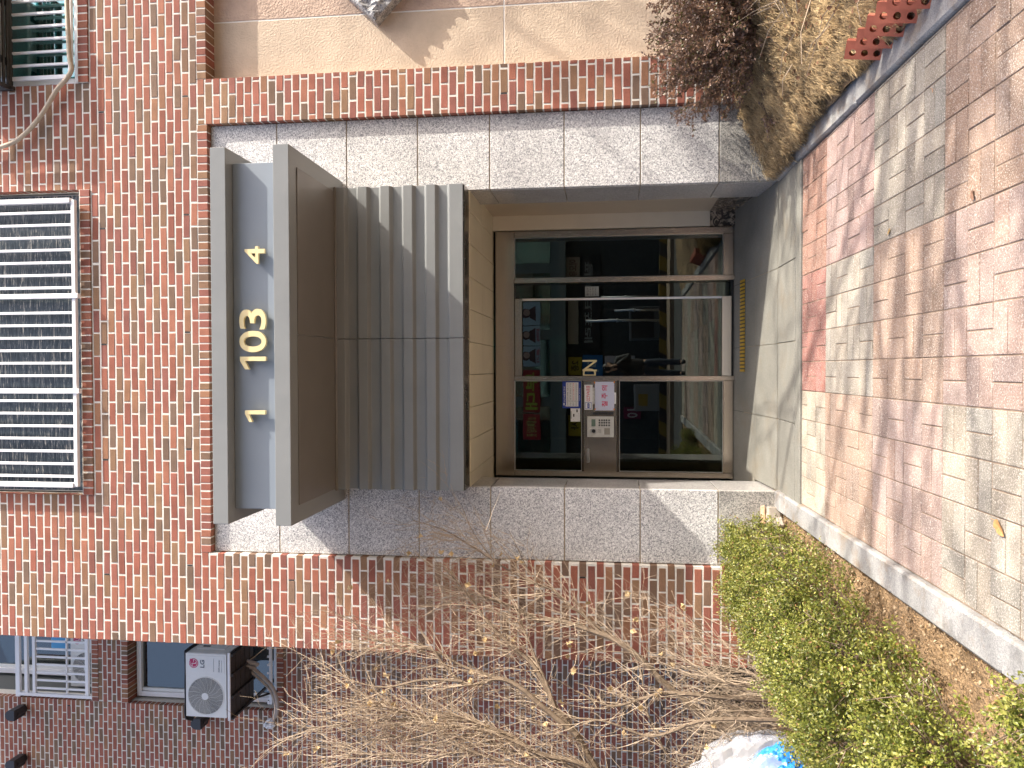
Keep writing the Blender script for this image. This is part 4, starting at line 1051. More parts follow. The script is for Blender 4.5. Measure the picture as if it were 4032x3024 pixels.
# ------------------------------------------------------------------ bare shrubs before the left pier and the wing
def zz5(x, y, Y): return at(1150+x*.746, 1900+y*.746, Y)
def limb(mb, pts, r0, r1): mb.tube(smooth_path(pts, 4), r0, r1, 6, caps=False)
tips = []
def grow(mb, p, d, L, r, level, leaves):
    n = 4; pts = [p]; q = p.copy(); dd = d.normalized()
    for i in range(n):
        dd = (dd+Vector((random.gauss(0, .13), random.gauss(0, .13), random.gauss(.05, .12)))).normalized(); q = q+dd*(L/n); pts.append(q.copy())
    mb.tube(pts, r, max(r*.5, .0009), 4 if level < 2 else 3, caps=False)
    if random.random() < .03: leaves.append(pts[-1])
    if level < 2:
        for k in range(random.randint(2, 4)):
            i = random.randint(1, n); bp = pts[i-1].lerp(pts[i], random.random())
            ax = Vector((random.gauss(0, 1), random.gauss(0, 1), random.gauss(0, .8))).normalized()
            nd = (dd*.7+ax*.85+Vector((0, 0, .12))).normalized(); grow(mb, bp, nd, L*random.uniform(.35, .65), max(r*.66, .0013), level+1, leaves)
def shrub(name, label, limbs, twigs, base, seed, Lt=(.28, .6), extra=0, up=.55, ground=None):
    random.seed(seed); t = thing(name, base, label, 'shrub', 'bare shrubs by the left pier'); mb = MB(); tw = MB(); lv = []
    allp = []
    for pts, r0, r1 in limbs:
        limb(mb, pts, r0, r1); sp = smooth_path(pts, 6)
        for i in range(len(sp)-1):
            f = i/len(sp); allp.append((sp[i], (sp[i+1]-sp[i]).normalized(), r0+(r1-r0)*f, f))
    for _ in range(twigs):
        p, d, r, f = random.choice(allp)
        if f < .25 and random.random() < .6: continue
        nd = (d*.55+Vector((random.gauss(0, .45), random.gauss(0, .35), random.gauss(up, .3)))).normalized()
        grow(tw, p, nd, random.uniform(*Lt), min(r*.6, .0032), 0 if random.random() < .5 else 1, lv)
    if ground:
        (gx0, gx1, gy0, gy1, zmax) = ground
        for _ in range(extra):
            p = Vector((random.uniform(gx0, gx1), random.uniform(gy0, gy1), -.02)); L = random.uniform(.5, zmax)
            grow(tw, p, Vector((random.gauss(.05, .22), random.gauss(0, .15), 1)), L, random.uniform(.003, .006), 1, lv)
    mb.build('limb', M['bark'], t); tw.build('twig', M['twig'], t)
    rl = np.random.default_rng(seed)
    for p in lv[:18]:
        d = rl.normal(size=(3, 3))+np.array([0, -.2, -.4])
        leaf_mesh('dry_leaf', np.array([tuple(p)]*3)+np.array([[0, 0, 0], [.004, 0, -.004], [-.004, 0, .003]]), d*.5+d[:1], rl.normal(size=(3, 3))*.5+np.array([.4, -.8, .3]), rl.uniform(.03, .055, 3), rl.uniform(.025, .045, 3), np.array([[.60, .45, .25]])*rl.uniform(.75, 1.2, (3, 1)), M['dry_leaf'], t, .4)
    return t
L5 = lambda Y, *a: [zz5(x, y, Y+dy*.0) for (x, y), dy in zip(a, range(len(a)))]
def L5v(Y0, Y1, *a): return [zz5(x, y, Y0+(Y1-Y0)*i/(len(a)-1)) for i, (x, y) in enumerate(a)]
limbsA = [
 (L5v(-.75, -.35, (2330, 1330), (2000, 1090), (1850, 940), (1700, 830), (1540, 770), (1400, 725), (1280, 720), (1170, 660), (1060, 620), (960, 590), (860, 560)), .026, .006),
 (L5v(-.60, -.40, (1700, 830), (1560, 720), (1430, 620), (1360, 560), (1210, 500), (1060, 410), (940, 330), (800, 250), (640, 200)), .011, .003),
 (L5v(-.60, -.30, (1330, 600), (1240, 450), (1150, 260)), .006, .002),
 (L5v(-.55, -.30, (1080, 430), (960, 270), (900, 130)), .005, .002),
]
limbsB = [
 (L5v(-.95, -.55, (1750, 1640), (1600, 1500), (1500, 1330), (1390, 1190), (1340, 1080), (1270, 960), (1180, 880), (1060, 770), (990, 680), (900, 560), (820, 470)), .030, .005),
 (L5v(-.85, -.60, (1390, 1190), (1340, 1050), (1290, 940), (1250, 830), (1210, 740), (1190, 640)), .012, .003),
 (L5v(-.95, -.75, (1500, 1330), (1330, 1190), (1200, 1080), (1090, 1035), (990, 1060), (900, 1060), (800, 960), (740, 880), (660, 850), (500, 760)), .022, .004),
 (L5v(-.80, -.65, (1090, 1035), (900, 970), (780, 900), (620, 860), (460, 840), (330, 800)), .012, .003),
 (L5v(-.95, -.85, (900, 1050), (700, 1040), (500, 1080), (330, 1050), (150, 960)), .011, .003),
]
limbsC = [
 (L5v(-1.0, -.9, (1750, 1700), (1560, 1500), (1300, 1430), (1180, 1350), (1040, 1290), (850, 1230), (690, 1240), (510, 1190), (350, 1150)), .022, .004),
 (L5v(-1.0, -.8, (1250, 1400), (1000, 1300), (780, 1290), (600, 1250), (320, 1270), (70, 1300)), .012, .003),
 (L5v(-1.1, -.9, (1500, 1560), (1200, 1500), (900, 1420), (640, 1480), (400, 1430), (150, 1500)), .014, .003),
 (L5v(-1.0, -.8, (1650, 1600), (1400, 1470), (1150, 1420), (950, 1330), (760, 1390), (520, 1340), (250, 1400)), .013, .003),
]
limbsD = [
 (L5v(-.9, -.7, (2350, 1330), (2050, 1500), (1900, 1270), (1860, 1130), (1850, 1000), (1880, 880)), .010, .003),
 (L5v(-1.0, -.8, (2350, 1140), (2000, 1110), (1850, 1140), (1680, 1180), (1500, 1100)), .017, .006),
 (L5v(-1.1, -.9, (2400, 1250), (2150, 1260), (1900, 1340), (1650, 1260), (1420, 1240)), .015, .005),
 (L5v(-1.1, -.9, (2300, 1060), (2150, 1000), (2050, 900), (1990, 760), (1860, 560)), .007, .002),
 (L5v(-1.1, -.7, (2350, 1090), (2200, 900), (2120, 740), (1960, 640)), .006, .002),
]
# the stems stand on the soil of the bed
for ll_, lim in ((limbsA, .02), (limbsB, .025), (limbsC, .0), (limbsD, .0)):
    for i_, (p_, a_, b_) in enumerate(ll_):
        if a_ >= lim and (ll_ is not limbsC or i_ in (0, 2)):
            q = p_[0]; foot = Vector((q.x-.12*(q.z > .6), q.y+.02, -.06)); ll_[i_] = ([foot]+([foot.lerp(q, .5)+Vector((-.03, .01, .02))] if q.z > .5 else [])+p_, a_*1.15, b_)
shrub('bare_shrub', 'leafless brown shrub reaching up before the granite and brick pier, rightmost of the bare shrubs', limbsA, 150, tuple(limbsA[0][0][0]), 3)
shrub('bare_shrub', 'leafless shrub with the thickest forked trunk, before the left end of the brick wall', limbsB, 215, tuple(limbsB[0][0][0]), 4, up=.75)
shrub('bare_shrub', 'dense leafless shrub of upright twigs at the left photo edge, below the air conditioner', limbsC, 330, tuple(limbsC[0][0][0]), 5, up=.9)
shrub('bare_shrub', 'low tangle of thin tan stems between the hedge and the plastic bag', limbsD, 110, tuple(limbsD[0][0][0]), 6, (.2, .5), 170, ground=(-3.3, -2.05, -1.1, -.2, 1.0))

# shaded ivy and litter in the gap behind the left pier
r = np.random.default_rng(5); N = 2600
pos = np.stack([r.uniform(-5, -2.4, N), r.uniform(.1, 3.7, N), np.abs(r.normal(0, .10, N))], 1)
tag(leaf_mesh('ground_cover', pos, r.normal(size=(N, 3)), r.normal(size=(N, 3))+np.array([0, 0, 1.2]), r.uniform(.03, .07, N), r.uniform(.02, .04, N), np.array([.10, .08, .04])*r.uniform(.4, 1.6, (N, 1)), M['dry_leaf']), kind='stuff')
# soil crumbs and leaf litter by the left kerb
N = 5200; x = r.uniform(-1.95, -1.08, N); y = r.uniform(-5, 0, N)
pos = np.stack([x, y, SL*y+.004+np.abs(r.normal(0, .010, N))], 1)
tag(leaf_mesh('leaf_litter', pos, r.normal(size=(N, 3))*np.array([1, 1, .3]), r.normal(size=(N, 3))*.5+np.array([0, 0, 1.]), r.uniform(.006, .026, N), r.uniform(.003, .010, N), np.array([.40, .26, .13])*r.uniform(.4, 1.6, (N, 1)), M['dry_leaf']), kind='stuff')
b = MB()
for k in range(420):
    x = random.uniform(-1.6, -1.06); y = random.uniform(-4.6, -.1)
    if random.random() < .5: x = random.uniform(-1.25, -1.085)
    s = random.uniform(.003, .011); Mx = Matrix.Translation((x, y, gz(y)+random.uniform(-.002, .012))) @ Matrix.Rotation(random.uniform(0, 6), 4, Vector((random.random(), random.random(), 1)))
    b.bbox(-s, s, -s*.8, s*.8, -s*.6, s*.6, s*.4, Mx)
tag(b.build('pebbles', pmat('pebble', (.36, .27, .17), .9, noise=.4, nscale=60)), kind='stuff')

# ------------------------------------------------------------------ dead straw mat draped over the right bed
r = np.random.default_rng(9); N = 110000
x = 1.50+np.abs(r.beta(1.1, 1.6, N))*2.0; y = -2.5+r.uniform(0, 1, N)*2.56
e = np.clip((x-1.50)/.9, 0, 1); d_ = np.clip((y+2.2)/1.2, 0, 1)
edge = 1.50+.145*np.clip((-y-.35)/.9, 0, 1)+.02*np.sin(y*17)+.012*np.sin(y*41)
x = np.maximum(x, edge+r.uniform(0, .05, N))
zt_ = SL*np.minimum(y, 0)+.045+(.02+.36*e**.85)*(.30+.70*d_)
tuft = .022*np.sin(x*31+4*np.sin(y*9))*np.sin(y*37+3*np.sin(x*11))+.012*np.sin(x*77+y*59)
pos = np.stack([x, y, zt_+tuft+np.abs(r.normal(0, .012, N))-.004], 1)
fl = np.stack([-np.ones(N)*.42, np.full(N, -.50), np.full(N, -.48)], 1)+r.normal(size=(N, 3))*np.array([.24, .24, .20])
sw = .7*np.sin(x*9+y*7)[:, None]*np.array([[.3, 1, 0]]); fl = fl+sw*.25
L = r.uniform(.03, .10, N)
base = np.array([.60, .44, .24]); dk = np.array([.20, .145, .085])
tone = np.clip(.5+tuft*18+r.normal(0, .22, N)+.25*np.sin(x*6-y*5), 0, 1)[:, None]; col = dk+(base-dk)*tone
col[r.uniform(size=N) < .03] = (.58, .48, .30)
nr = r.normal(size=(N, 3))*.6+np.array([-.2, -.3, 1])
tag(leaf_mesh('dead_straw', pos, fl, nr, L, r.uniform(.0018, .0042, N), col, M['straw'], None, .3), kind='stuff')
bumpy(1.64, 3.5, -2.4, .05, 60, 70, lambda x, y: mound(x, y)-.010+random.gauss(0, .006), pmat('straw_base', (.16, .115, .065), .95, noise=.4, nscale=40, bump=.8, bscale=120, bdist=.02), 'straw_bed', 'stuff')
# pale dry grass blades against the granite
gb = thing('dry_grass', (1.72, -.03, .12), 'tuft of pale dry grass blades before the granite slab on the right', 'grass tuft')
mb = MB(); random.seed(21)
for k in range(46):
    p = Vector((random.uniform(1.60, 1.95), random.uniform(-.10, .02), .10+random.uniform(0, .12))); a = Vector((random.gauss(-.3, .5), random.gauss(-.5, .3), random.uniform(.3, 1))).normalized(); L = random.uniform(.10, .24)
    pts = [p+a*L*f+Vector((-.05*f*f, -.03*f*f, -L*.45*f*f)) for f in (0, .3, .6, 1)]; mb.tube(pts, .0016, .0006, 3, caps=False)
mb.build('blade', pmat('pale_straw', (.72, .60, .38), .7), gb)

# purple-leaved shrub over it
random.seed(31); r = np.random.default_rng(31)
shx = thing('purple_shrub', (2.72, -.62, .35), 'shrub with small dark purple brown leaves before the tan panel on the right', 'shrub')
sb = MB(); ends = []
for k in range(230):
    a = random.uniform(0, 6.28); p = Vector((2.62+random.gauss(0, .06), -.62+random.gauss(0, .06), .22)); L = random.uniform(.5, .92)
    d = Vector((math.cos(a)*random.uniform(.25, 1.15), math.sin(a)*random.uniform(.2, .8), random.uniform(.25, 1.0))).normalized()
    pts = [p]; q = p.copy()
    for i in range(5): d = (d+Vector((random.gauss(0, .16), random.gauss(0, .16), random.gauss(-.02, .12)))).normalized(); q = q+d*L/5; pts.append(q.copy())
    sb.tube(pts, random.uniform(.003, .007), .0016, 4, caps=False)
    for i in range(2, 6):
        for _ in range(4):
            s0 = pts[i-1].lerp(pts[i], random.random()); dd = (d+Vector((random.gauss(0, .7), random.gauss(0, .7), random.gauss(.1, .5)))).normalized(); e2 = s0+dd*random.uniform(.06, .20); sb.tube([s0, s0.lerp(e2, .5)+Vector((0, 0, .01)), e2], .002, .0008, 3, caps=False); ends.append((s0, e2))
sb.build('stem', M['bark'], shx)
pos = []; dr = []
for s0, e2 in ends:
    for k in range(26):
        f = random.random(); pos.append(tuple(s0.lerp(e2, f)+Vector((random.gauss(0, .010), random.gauss(0, .010), random.gauss(0, .010))))); v = (e2-s0).normalized()+Vector((random.gauss(0, .8), random.gauss(0, .8), random.gauss(0, .8))); dr.append(tuple(v))
N = len(pos); t_ = r.uniform(0, 1, (N, 1)); col = np.array([.15, .10, .083])*(1-t_)+np.array([.36, .225, .145])*t_
g_ = r.uniform(size=N) < .10; col[g_] = (.12, .11, .035)
leaf_mesh('foliage', pos, np.array(dr), r.normal(size=(N, 3))+np.array([0, -.4, .6]), r.uniform(.017, .033, N), r.uniform(.010, .019, N), col, M['leaf'], shx)
# dry twiggy growth next to the hollow bricks
random.seed(33); mb = MB(); t = thing('dry_twigs', (2.3, -1.5, .15), 'grey dry twigs and dead leaves lying beside the hollow bricks', 'twigs')
for k in range(60):
    p = Vector((random.uniform(1.9, 2.7), random.uniform(-2.3, -1.2), .0)); p.z = mound(p.x, p.y)+.02; d = Vector((random.gauss(0, 1), random.gauss(0, .6), random.uniform(0, .6))).normalized(); L = random.uniform(.15, .45)
    mb.tube([p, p+d*L*.5+Vector((0, 0, .03)), p+d*L], .004, .0015, 4, caps=False)
mb.build('twig', M['twig'], t); r = np.random.default_rng(34); N = 260
xx = r.uniform(1.75, 2.8, N); yy = r.uniform(-2.6, -.9, N); pz = np.array([mound(a, b_) for a, b_ in zip(xx, yy)])+.03+np.abs(r.normal(0, .02, N))
leaf_mesh('dry_leaf', np.stack([xx, yy, pz], 1), r.normal(size=(N, 3))*np.array([1, 1, .3]), r.normal(size=(N, 3))*.5+np.array([0, 0, 1]), r.uniform(.02, .05, N), r.uniform(.012, .03, N), np.array([.22, .12, .07])*r.uniform(.5, 1.6, (N, 1)), M['dry_leaf'], t)['kind'] = 'stuff'

# ------------------------------------------------------------------ hollow red bricks along the right kerb
def hollow_brick(loc, rz, tilt, label):
    t = MB(); Lb, Hb, Tb = .19, .09, .057; R = Matrix.Translation(loc) @ Matrix.Rotation(rz, 4, 'Z') @ Matrix.Rotation(tilt, 4, 'X')
    holes = [(-.058, .031), (0, .031), (.058, .031)]; rr = .0165; K = 20
    def V3(x, y, z): return tuple(R @ Vector((z-Hb/2, y, x)))
    for side in (0, Tb):
        xb = [-Lb/2, -.0275, .0275, Lb/2]
        for c in range(3):
            hx, hz = holes[c]; x0, x1 = xb[c], xb[c+1]
            ring = []; outer = []
            for k in range(K):
                a = 2*math.pi*k/K+math.pi/4; co, si = math.cos(a), math.sin(a); ring.append(V3(hx+rr*co, side, hz+rr*si))
                tt = min([v for v in (((x1-hx)/co if co > 1e-6 else 9), ((x0-hx)/co if co < -1e-6 else 9), ((Hb-hz)/si if si > 1e-6 else 9), ((0-hz)/si if si < -1e-6 else 9)) if v > 0]); outer.append(V3(hx+co*tt, side, hz+si*tt))
            for k in range(K):
                j = (k+1) % K; t.quad(ring[k], ring[j], outer[j], outer[k])
            for cxn, czn in ((x0, 0), (x1, 0), (x1, Hb), (x0, Hb)):
                best = sorted(range(K), key=lambda k: (Vector(outer[k])-Vector(V3(cxn, side, czn))).length)[:2]; n = len(t.v); t.v += [outer[best[0]], outer[best[1]], V3(cxn, side, czn)]; t.face((n, n+1, n+2))
            if side == 0:
                for k in range(K):
                    j = (k+1) % K; a0 = 2*math.pi*k/K+math.pi/4; a1 = 2*math.pi*j/K+math.pi/4
                    t.quad(V3(hx+rr*math.cos(a0), 0, hz+rr*math.sin(a0)), V3(hx+rr*math.cos(a0), Tb, hz+rr*math.sin(a0)), V3(hx+rr*math.cos(a1), Tb, hz+rr*math.sin(a1)), V3(hx+rr*math.cos(a1), 0, hz+rr*math.sin(a1)))
    h = Lb/2
    t.quad(V3(-h, 0, 0), V3(h, 0, 0), V3(h, Tb, 0), V3(-h, Tb, 0)); t.quad(V3(-h, 0, Hb), V3(-h, Tb, Hb), V3(h, Tb, Hb), V3(h, 0, Hb))
    t.quad(V3(-h, 0, 0), V3(-h, Tb, 0), V3(-h, Tb, Hb), V3(-h, 0, Hb)); t.quad(V3(h, 0, 0), V3(h, 0, Hb), V3(h, Tb, Hb), V3(h, Tb, 0))
    return tag(t.build('hollow_brick', M['terracotta']), label, 'brick', 'hollow bricks along the right kerb')
M['terracotta'] = pmat('terracotta', (.42, .125, .075), .8, noise=.14, nscale=22, bump=.5, bscale=130)
nm = ['first of the row, at the straw end', 'second from the straw end', 'third from the straw end', 'fourth from the straw end', 'fifth from the straw end', 'sixth from the straw end', 'last of the row']
h0 = at(3452, 196, Z=-.02)
for i in range(7):
    y = h0.y-i*.140
    hollow_brick((h0.x+.012*0, y, gz(y)+.10+random.gauss(0, .003)), math.radians(-32+random.gauss(0, 2)), math.radians(-24+random.gauss(0, 2)), 'red hollow brick leaning on the right kerb, '+nm[i])

# ------------------------------------------------------------------ loose stones, fallen leaves, rubbish bag
def stone(name, c, s, rz, ry, m, label, seed):
    rr = random.Random(seed); b = MB(); Mx = Matrix.Translation(c) @ Matrix.Rotation(rz, 4, 'Z') @ Matrix.Rotation(ry, 4, 'Y')
    b.bbox(-s[0], s[0], -s[1], s[1], -s[2], s[2], .012, Mx); b.v = [(x+rr.gauss(0, .002), y+rr.gauss(0, .002), z+rr.gauss(0, .002)) for x, y, z in b.v]
    o = b.build(name, m, bevel=.004); return tag(o, label, 'stone', 'loose stones at the left kerb end')
M['stone'] = pmat('stone', (.40, .35, .29), .9, noise=.2, nscale=16, bump=.8, bscale=60)
c = at(3012, 2030, -.05); stone('loose_stone', (c.x-.02, -.05, .052), (.085, .06, .055), .3, .05, M['stone'], 'grey paving block lying against the granite beside the left kerb end', 1)
stone('loose_brick', (c.x+.0, -.03, .125), (.075, .040, .016), .2, .03, pmat('orange_stone', (.55, .34, .22), .9, noise=.2, nscale=16), 'thin orange brick piece lying on the grey paving block by the granite', 2)
stone('loose_stone', (-1.20, -.17, .030), (.042, .05, .026), .6, -.1, M['stone'], 'small pale stone in the corner between the hedge and the left kerb', 3)
def fallen_leaf(px, py, s, a, label, col=(.50, .26, .10)):
    d = FW*FPX + RT*(3024-py-1512) - UP*(px-2016); t_ = (SL*CAM.y-CAM.z)/(d.z-SL*d.y); c = CAM+d*t_
    b = MB(); N = 14; rr = random.Random(int(px))
    ring = []
    for k in range(N):
        th = 2*math.pi*k/N; rad = s*(.62+.38*abs(math.cos(th))**.6)*(1+.12*math.sin(3*th+rr.random()*6)); 
        x, y = rad*math.cos(th)*1.1, rad*math.sin(th)*.75
        X, Y2 = x*math.cos(a)-y*math.sin(a), x*math.sin(a)+y*math.cos(a)
        ring.append((c.x+X, c.y+Y2, c.z+.004+abs(y)*.22+rr.uniform(0, .003)))
    n = len(b.v); b.v += ring+[(c.x, c.y, c.z+.005)]
    for k in range(N): b.face((n+k, n+(k+1) % N, n+N))
    b.tube([(c.x+s*1.0*math.cos(a), c.y+s*1.0*math.sin(a), c.z+.006), (c.x+s*1.5*math.cos(a+.2), c.y+s*1.5*math.sin(a+.2), c.z+.012)], .0012, .0008, 4)
    return tag(b.build('fallen_leaf', pmat('fallen_leaf', col, .6, noise=.2, nscale=60)), label, 'leaf', 'dry leaves fallen on the paving')
fallen_leaf(3940, 2078, .036, .9, 'curled tan leaf on the grey pavers near the left kerb')
fallen_leaf(3505, 912, .017, 2.2, 'small yellow brown leaf on the grey pavers right of the middle', (.42, .27, .10))
fallen_leaf(3835, 766, .022, .4, 'round dark brown leaf on the brown pavers right of the middle', (.20, .11, .07))
fallen_leaf(3677, 356, .008, .2, 'tiny orange leaf bit on the grey pavers near the right kerb', (.55, .25, .09))
fallen_leaf(3385, 855, .007, 1.2, 'tiny brown leaf bit on the plum pavers', (.3, .17, .09))

bagc = at(2900, 3140, -1.15)
t = thing('rubbish_bag', (bagc.x, -1.15, 0), 'clear white plastic rubbish bag with something blue inside behind the hedge', 'bag')
me = bpy.data.meshes.new('bag_skin'); import bmesh
def blob(name, c, sx, sy, sz, m, seed, amp, par):
    bm = bmesh.new(); bmesh.ops.create_icosphere(bm, subdivisions=5, radius=1); rr = np.random.default_rng(seed); ph = rr.uniform(0, 6, 8); kd = rr.normal(size=(8, 3))*np.array([[2], [3], [4], [6], [8], [11], [15], [22]])
    for v in bm.verts:
        p = np.array(v.co); h = sum(abs(math.sin(float(kd[i] @ p)+ph[i]))*amp/(1+i*.55) for i in range(8)); s = 1+.5*(h-amp*1.6)
        v.co = Vector((p[0]*sx*s*(1.08-.18*max(0, p[2])), p[1]*sy*s, max(p[2]*sz*s, -.80*sz)))
    me = bpy.data.meshes.new(name); bm.to_mesh(me); bm.free(); me.materials.append(m)
    o = link(bpy.data.objects.new(name, me)); o.parent = par; o.location = Vector(c)-par.location; return o
m, nn, ll, pp = mat('clear_plastic'); pp.inputs['Base Color'].default_value = (.56, .58, .62, 1); pp.inputs['Roughness'].default_value = .14; pp.inputs['Specular IOR Level'].default_value = .8
tr = nn.new('ShaderNodeBsdfTransparent'); tr.inputs['Color'].default_value = (.95, .95, .97, 1); ms = nn.new('ShaderNodeMixShader'); ms.inputs[0].default_value = .62
ll.new(pp.outputs[0], ms.inputs[1]); ll.new(tr.outputs[0], ms.inputs[2]); ll.new(ms.outputs[0], nn['Material Output'].inputs['Surface'])
blob('skin', (bagc.x-.11, -1.15, .36), .46, .38, .46, m, 3, .24, t)
blob('white_content', (bagc.x-.16, -1.16, .45), .34, .28, .30, pmat('foil_white', (.60, .61, .64), .28, noise=.35, nscale=9, bump=1.0, bscale=9, bdist=.05), 5, .22, t)
blob('blue_content', (bagc.x+.12, -1.29, .26), .26, .22, .20, pmat('blue_plastic', (.03, .22, .62), .3), 6, .2, t)

# ------------------------------------------------------------------ across the street (seen mirrored in the glass)
OY = -13.4
def mir(Xz, Yz, Y=OY):
    """where a thing mirrored in the door glass really stands"""
    q = at(1800+Xz*.7533, 700+Yz*.7533, 2*(DY+.012)-Y); return q
shop = thing('shop_building', (0, OY-2, -.24), 'dark shop building with coloured signboards across the street, mirrored in the glass', 'building')
g = MB(); g.box(-9, 9, OY-4, OY-.02, -.3, 2.55); g.build('wall', pmat('shop_wall', (.06, .065, .065), .8, noise=.3), shop)
g = MB(); g.box(-9, 9, OY-4, OY+.02, 2.553, 9.5); g.build('upper_wall', pmat('shop_upper', (.16, .19, .18), .8, noise=.1), shop)
g = MB()
for zc in (3.0, 4.7, 6.6):
    for k in range(9): g.box(-8.6+k*1.95, -6.95+k*1.95, OY+.021, OY+.04, zc, zc+1.25)
g.build('window', M['teal_glass'], shop)
def panel(name, X0, X1, Y0, Y1, col, label, body=None, tcol=(.8, .8, .8), y=OY+.10, cat='signboard', tb=(.12, .88, .2, .8), shape=None):
    a, b_ = mir(X1, Y1, y), mir(X0, Y0, y); g = MB(); x0, x1 = sorted((a.x, b_.x)); z0, z1 = sorted((a.z, b_.z)); g.bbox(x0, x1, y-.08, y, z0, z1, .01)
    o = tag(g.build(name, pmat(name+'_face', col, .5)), label, cat)
    if body: text(body, x0+(x1-x0)*tb[0], x0+(x1-x0)*tb[1], z0+(z1-z0)*tb[2], z0+(z1-z0)*tb[3], y+.003, pmat(name+'_print', tcol, .5), o, depth=.004, bold=.02, facing=1)
    return o, x0, x1, z0, z1
panel('signboard', 345, 435, 1005, 1225, (.32, .02, .03), 'dark red signboard with green letters across the street, right of the other red one', '부대', (.40, .55, .06), tb=(.06, .94, .14, .86))
panel('signboard', 345, 435, 1235, 1370, (.34, .02, .03), 'dark red signboard with small yellow green lines across the street', '10 행복식당 꼿', (.45, .5, .15))
for i, (Y0, Y1, s_) in enumerate(((650, 770, ''), (775, 875, '음악학원'), (880, 985, '용기'))):
    o, x0, x1, z0, z1 = panel('poster', 345, 435, Y0, Y1, (.34, .46, .56), ('pale blue window poster with two dark figures', 'pale blue window poster with a red caption', 'pale blue window poster with a woman portrait')[i]+' across the street', s_ or None, (.4, .04, .06), cat='poster', tb=(.2, .85, .05, .22))
    b = MB(); cx_, cz_ = (x0+x1)/2, (z0+z1)/2+.05; y = OY+.104
    b.disc((cx_, y, cz_+.12), .13, 'y', 20, .004); b.m = 1; b.disc((cx_+.02, y+.004, cz_+.10), .09, 'y', 20, .003); b.m = 0; b.extrude([(cx_-.22, y, z0+.28*(z1-z0)), (cx_+.22, y, z0+.28*(z1-z0)), (cx_+.12, y, cz_+.02), (cx_-.12, y, cz_+.02)], (0, .004, 0))
    b.build('portrait', [pmat('hair', (.07, .04, .04), .6), pmat('skin_print', (.45, .30, .25), .6)], o)
panel('signboard', 580, 652, 938, 1030, (.52, .40, .03), 'yellow signboard with bold black characters across the street, above the photographer', '2층', (.02, .02, .02), tb=(.2, .8, .2, .8))
panel('signboard', 580, 652, 1240, 1350, (.50, .40, .03), 'yellow signboard with a single black character across the street', '사', (.02, .02, .02), tb=(.3, .7, .2, .8))
panel('signboard', 580, 652, 1045, 1120, (.48, .38, .03), 'small yellow signboard with red brown characters across the street', '상', (.2, .04, .03), tb=(.2, .8, .2, .8))
panel('signboard', 656, 760, 925, 1130, (.02, .16, .42), 'blue signboard behind the head of the photographer, across the street', '미용', (.6, .62, .6))
panel('banner', 580, 634, 640, 868, (.42, .38, .32), 'grey white cloth banner over the dark shop door across the street', cat='banner')
panel('signboard', 650, 750, 400, 900, (.022, .024, .026), 'black signboard with white letters across the street', '필파크포레', (.30, .30, .30), tb=(.08, .92, .42, .86))
panel('signboard', 572, 640, 415, 530, (.40, .34, .28), 'beige signboard with brown letters at the right across the street', '이오유', (.15, .06, .05))
panel('poster', 770, 930, 930, 990, (.5, .47, .50), 'pale poster behind the photographer across the street', cat='poster')
panel('signboard', 870, 960, 1200, 1262, (.20, .02, .07), 'wine red signboard behind the hedge across the street', '10', (.5, .5, .5))
g = MB(); a = mir(545, 400, OY+.5); g.box(-7, 7, OY-.02, OY+.55, a.z-.12, a.z+.06); g.build('awning', pmat('awning', (.17, .20, .19), .6), shop)
# striped wheel stop, bench rail, chrome posts, kiosk
yw = -10.6; a = mir(1055, 800, yw); c = mir(1088, 800, yw)
wsx = thing('wheel_stop', (0, yw, -.24), 'long black and yellow striped barrier beam across the street', 'barrier')
g = MB(); n = 26; L = 9.0
for i in range(n):
    g.m = i % 2; x0 = -4.5+i*L/n; zb3 = -.24
    g.extrude([(x0, yw, -.14), (x0+L/n, yw, -.14), (x0+L/n+.09, yw, .04), (x0+.09, yw, .04)], (0, -.12, 0))
g.build('beam', [pmat('dimmed_yellow', (.22, .15, .03), .7), M['black_plastic']], wsx)  # yellow darkened in the colour itself so the mirrored stripes look dim
for i, X in enumerate((620, 690, 745)):
    q = mir(1050, X, -11.4); b = MB(); hh = (1.5, 1.15, 1.9)[i]; b.tube([(q.x, -11.4, -.24), (q.x, -11.4, hh)], .035, sides=10); b.disc((q.x, -11.4, -.24), .07, 'z', 14, .04); b.disc((q.x, -11.4, hh*.55), .055, 'z', 14, .06)
    tag(b.build('chrome_post', M['aluminium'], smooth=True), ('tallest', 'shortest', 'middle sized')[(1, 2, 0)[i] if False else (2, 1, 0)[i]]+' chrome post before the shop door across the street', 'post', 'chrome posts')
q = mir(990, 760, -11.8); b = MB(); b.bbox(q.x-.45, q.x+.45, -12.3, -11.75, -.24, .75, .02); b.m = 1; b.bbox(q.x-.40, q.x+.40, -11.749, -11.74, .1, .7, .01)
tag(b.build('counter', [pmat('counter', (.13, .14, .145), .5), M['black_plastic']]), 'dark grey counter unit before the shop across the street', 'counter')
q = mir(1000, 1150, -11.6); b = MB(); b.bbox(q.x-.35, q.x+.35, -12.1, -11.55, -.24, .62, .02); b.m = 1; b.box(q.x-.2, q.x+.1, -11.549, -11.54, .28, .52)
tag(b.build('vending_box', [pmat('kiosk', (.22, .23, .24), .5), pmat('box_notice', (.30, .20, .03), .6)]), 'grey vending box with a yellow notice behind the hedge across the street', 'box')
# the hedge and kerb on the far pavement are those of this side; far pavement
g = MB(); g.box(-12, 12, -14, -9.6, -.32, -.14); tag(g.build('far_pavement', M['paver_joint']), kind='structure')
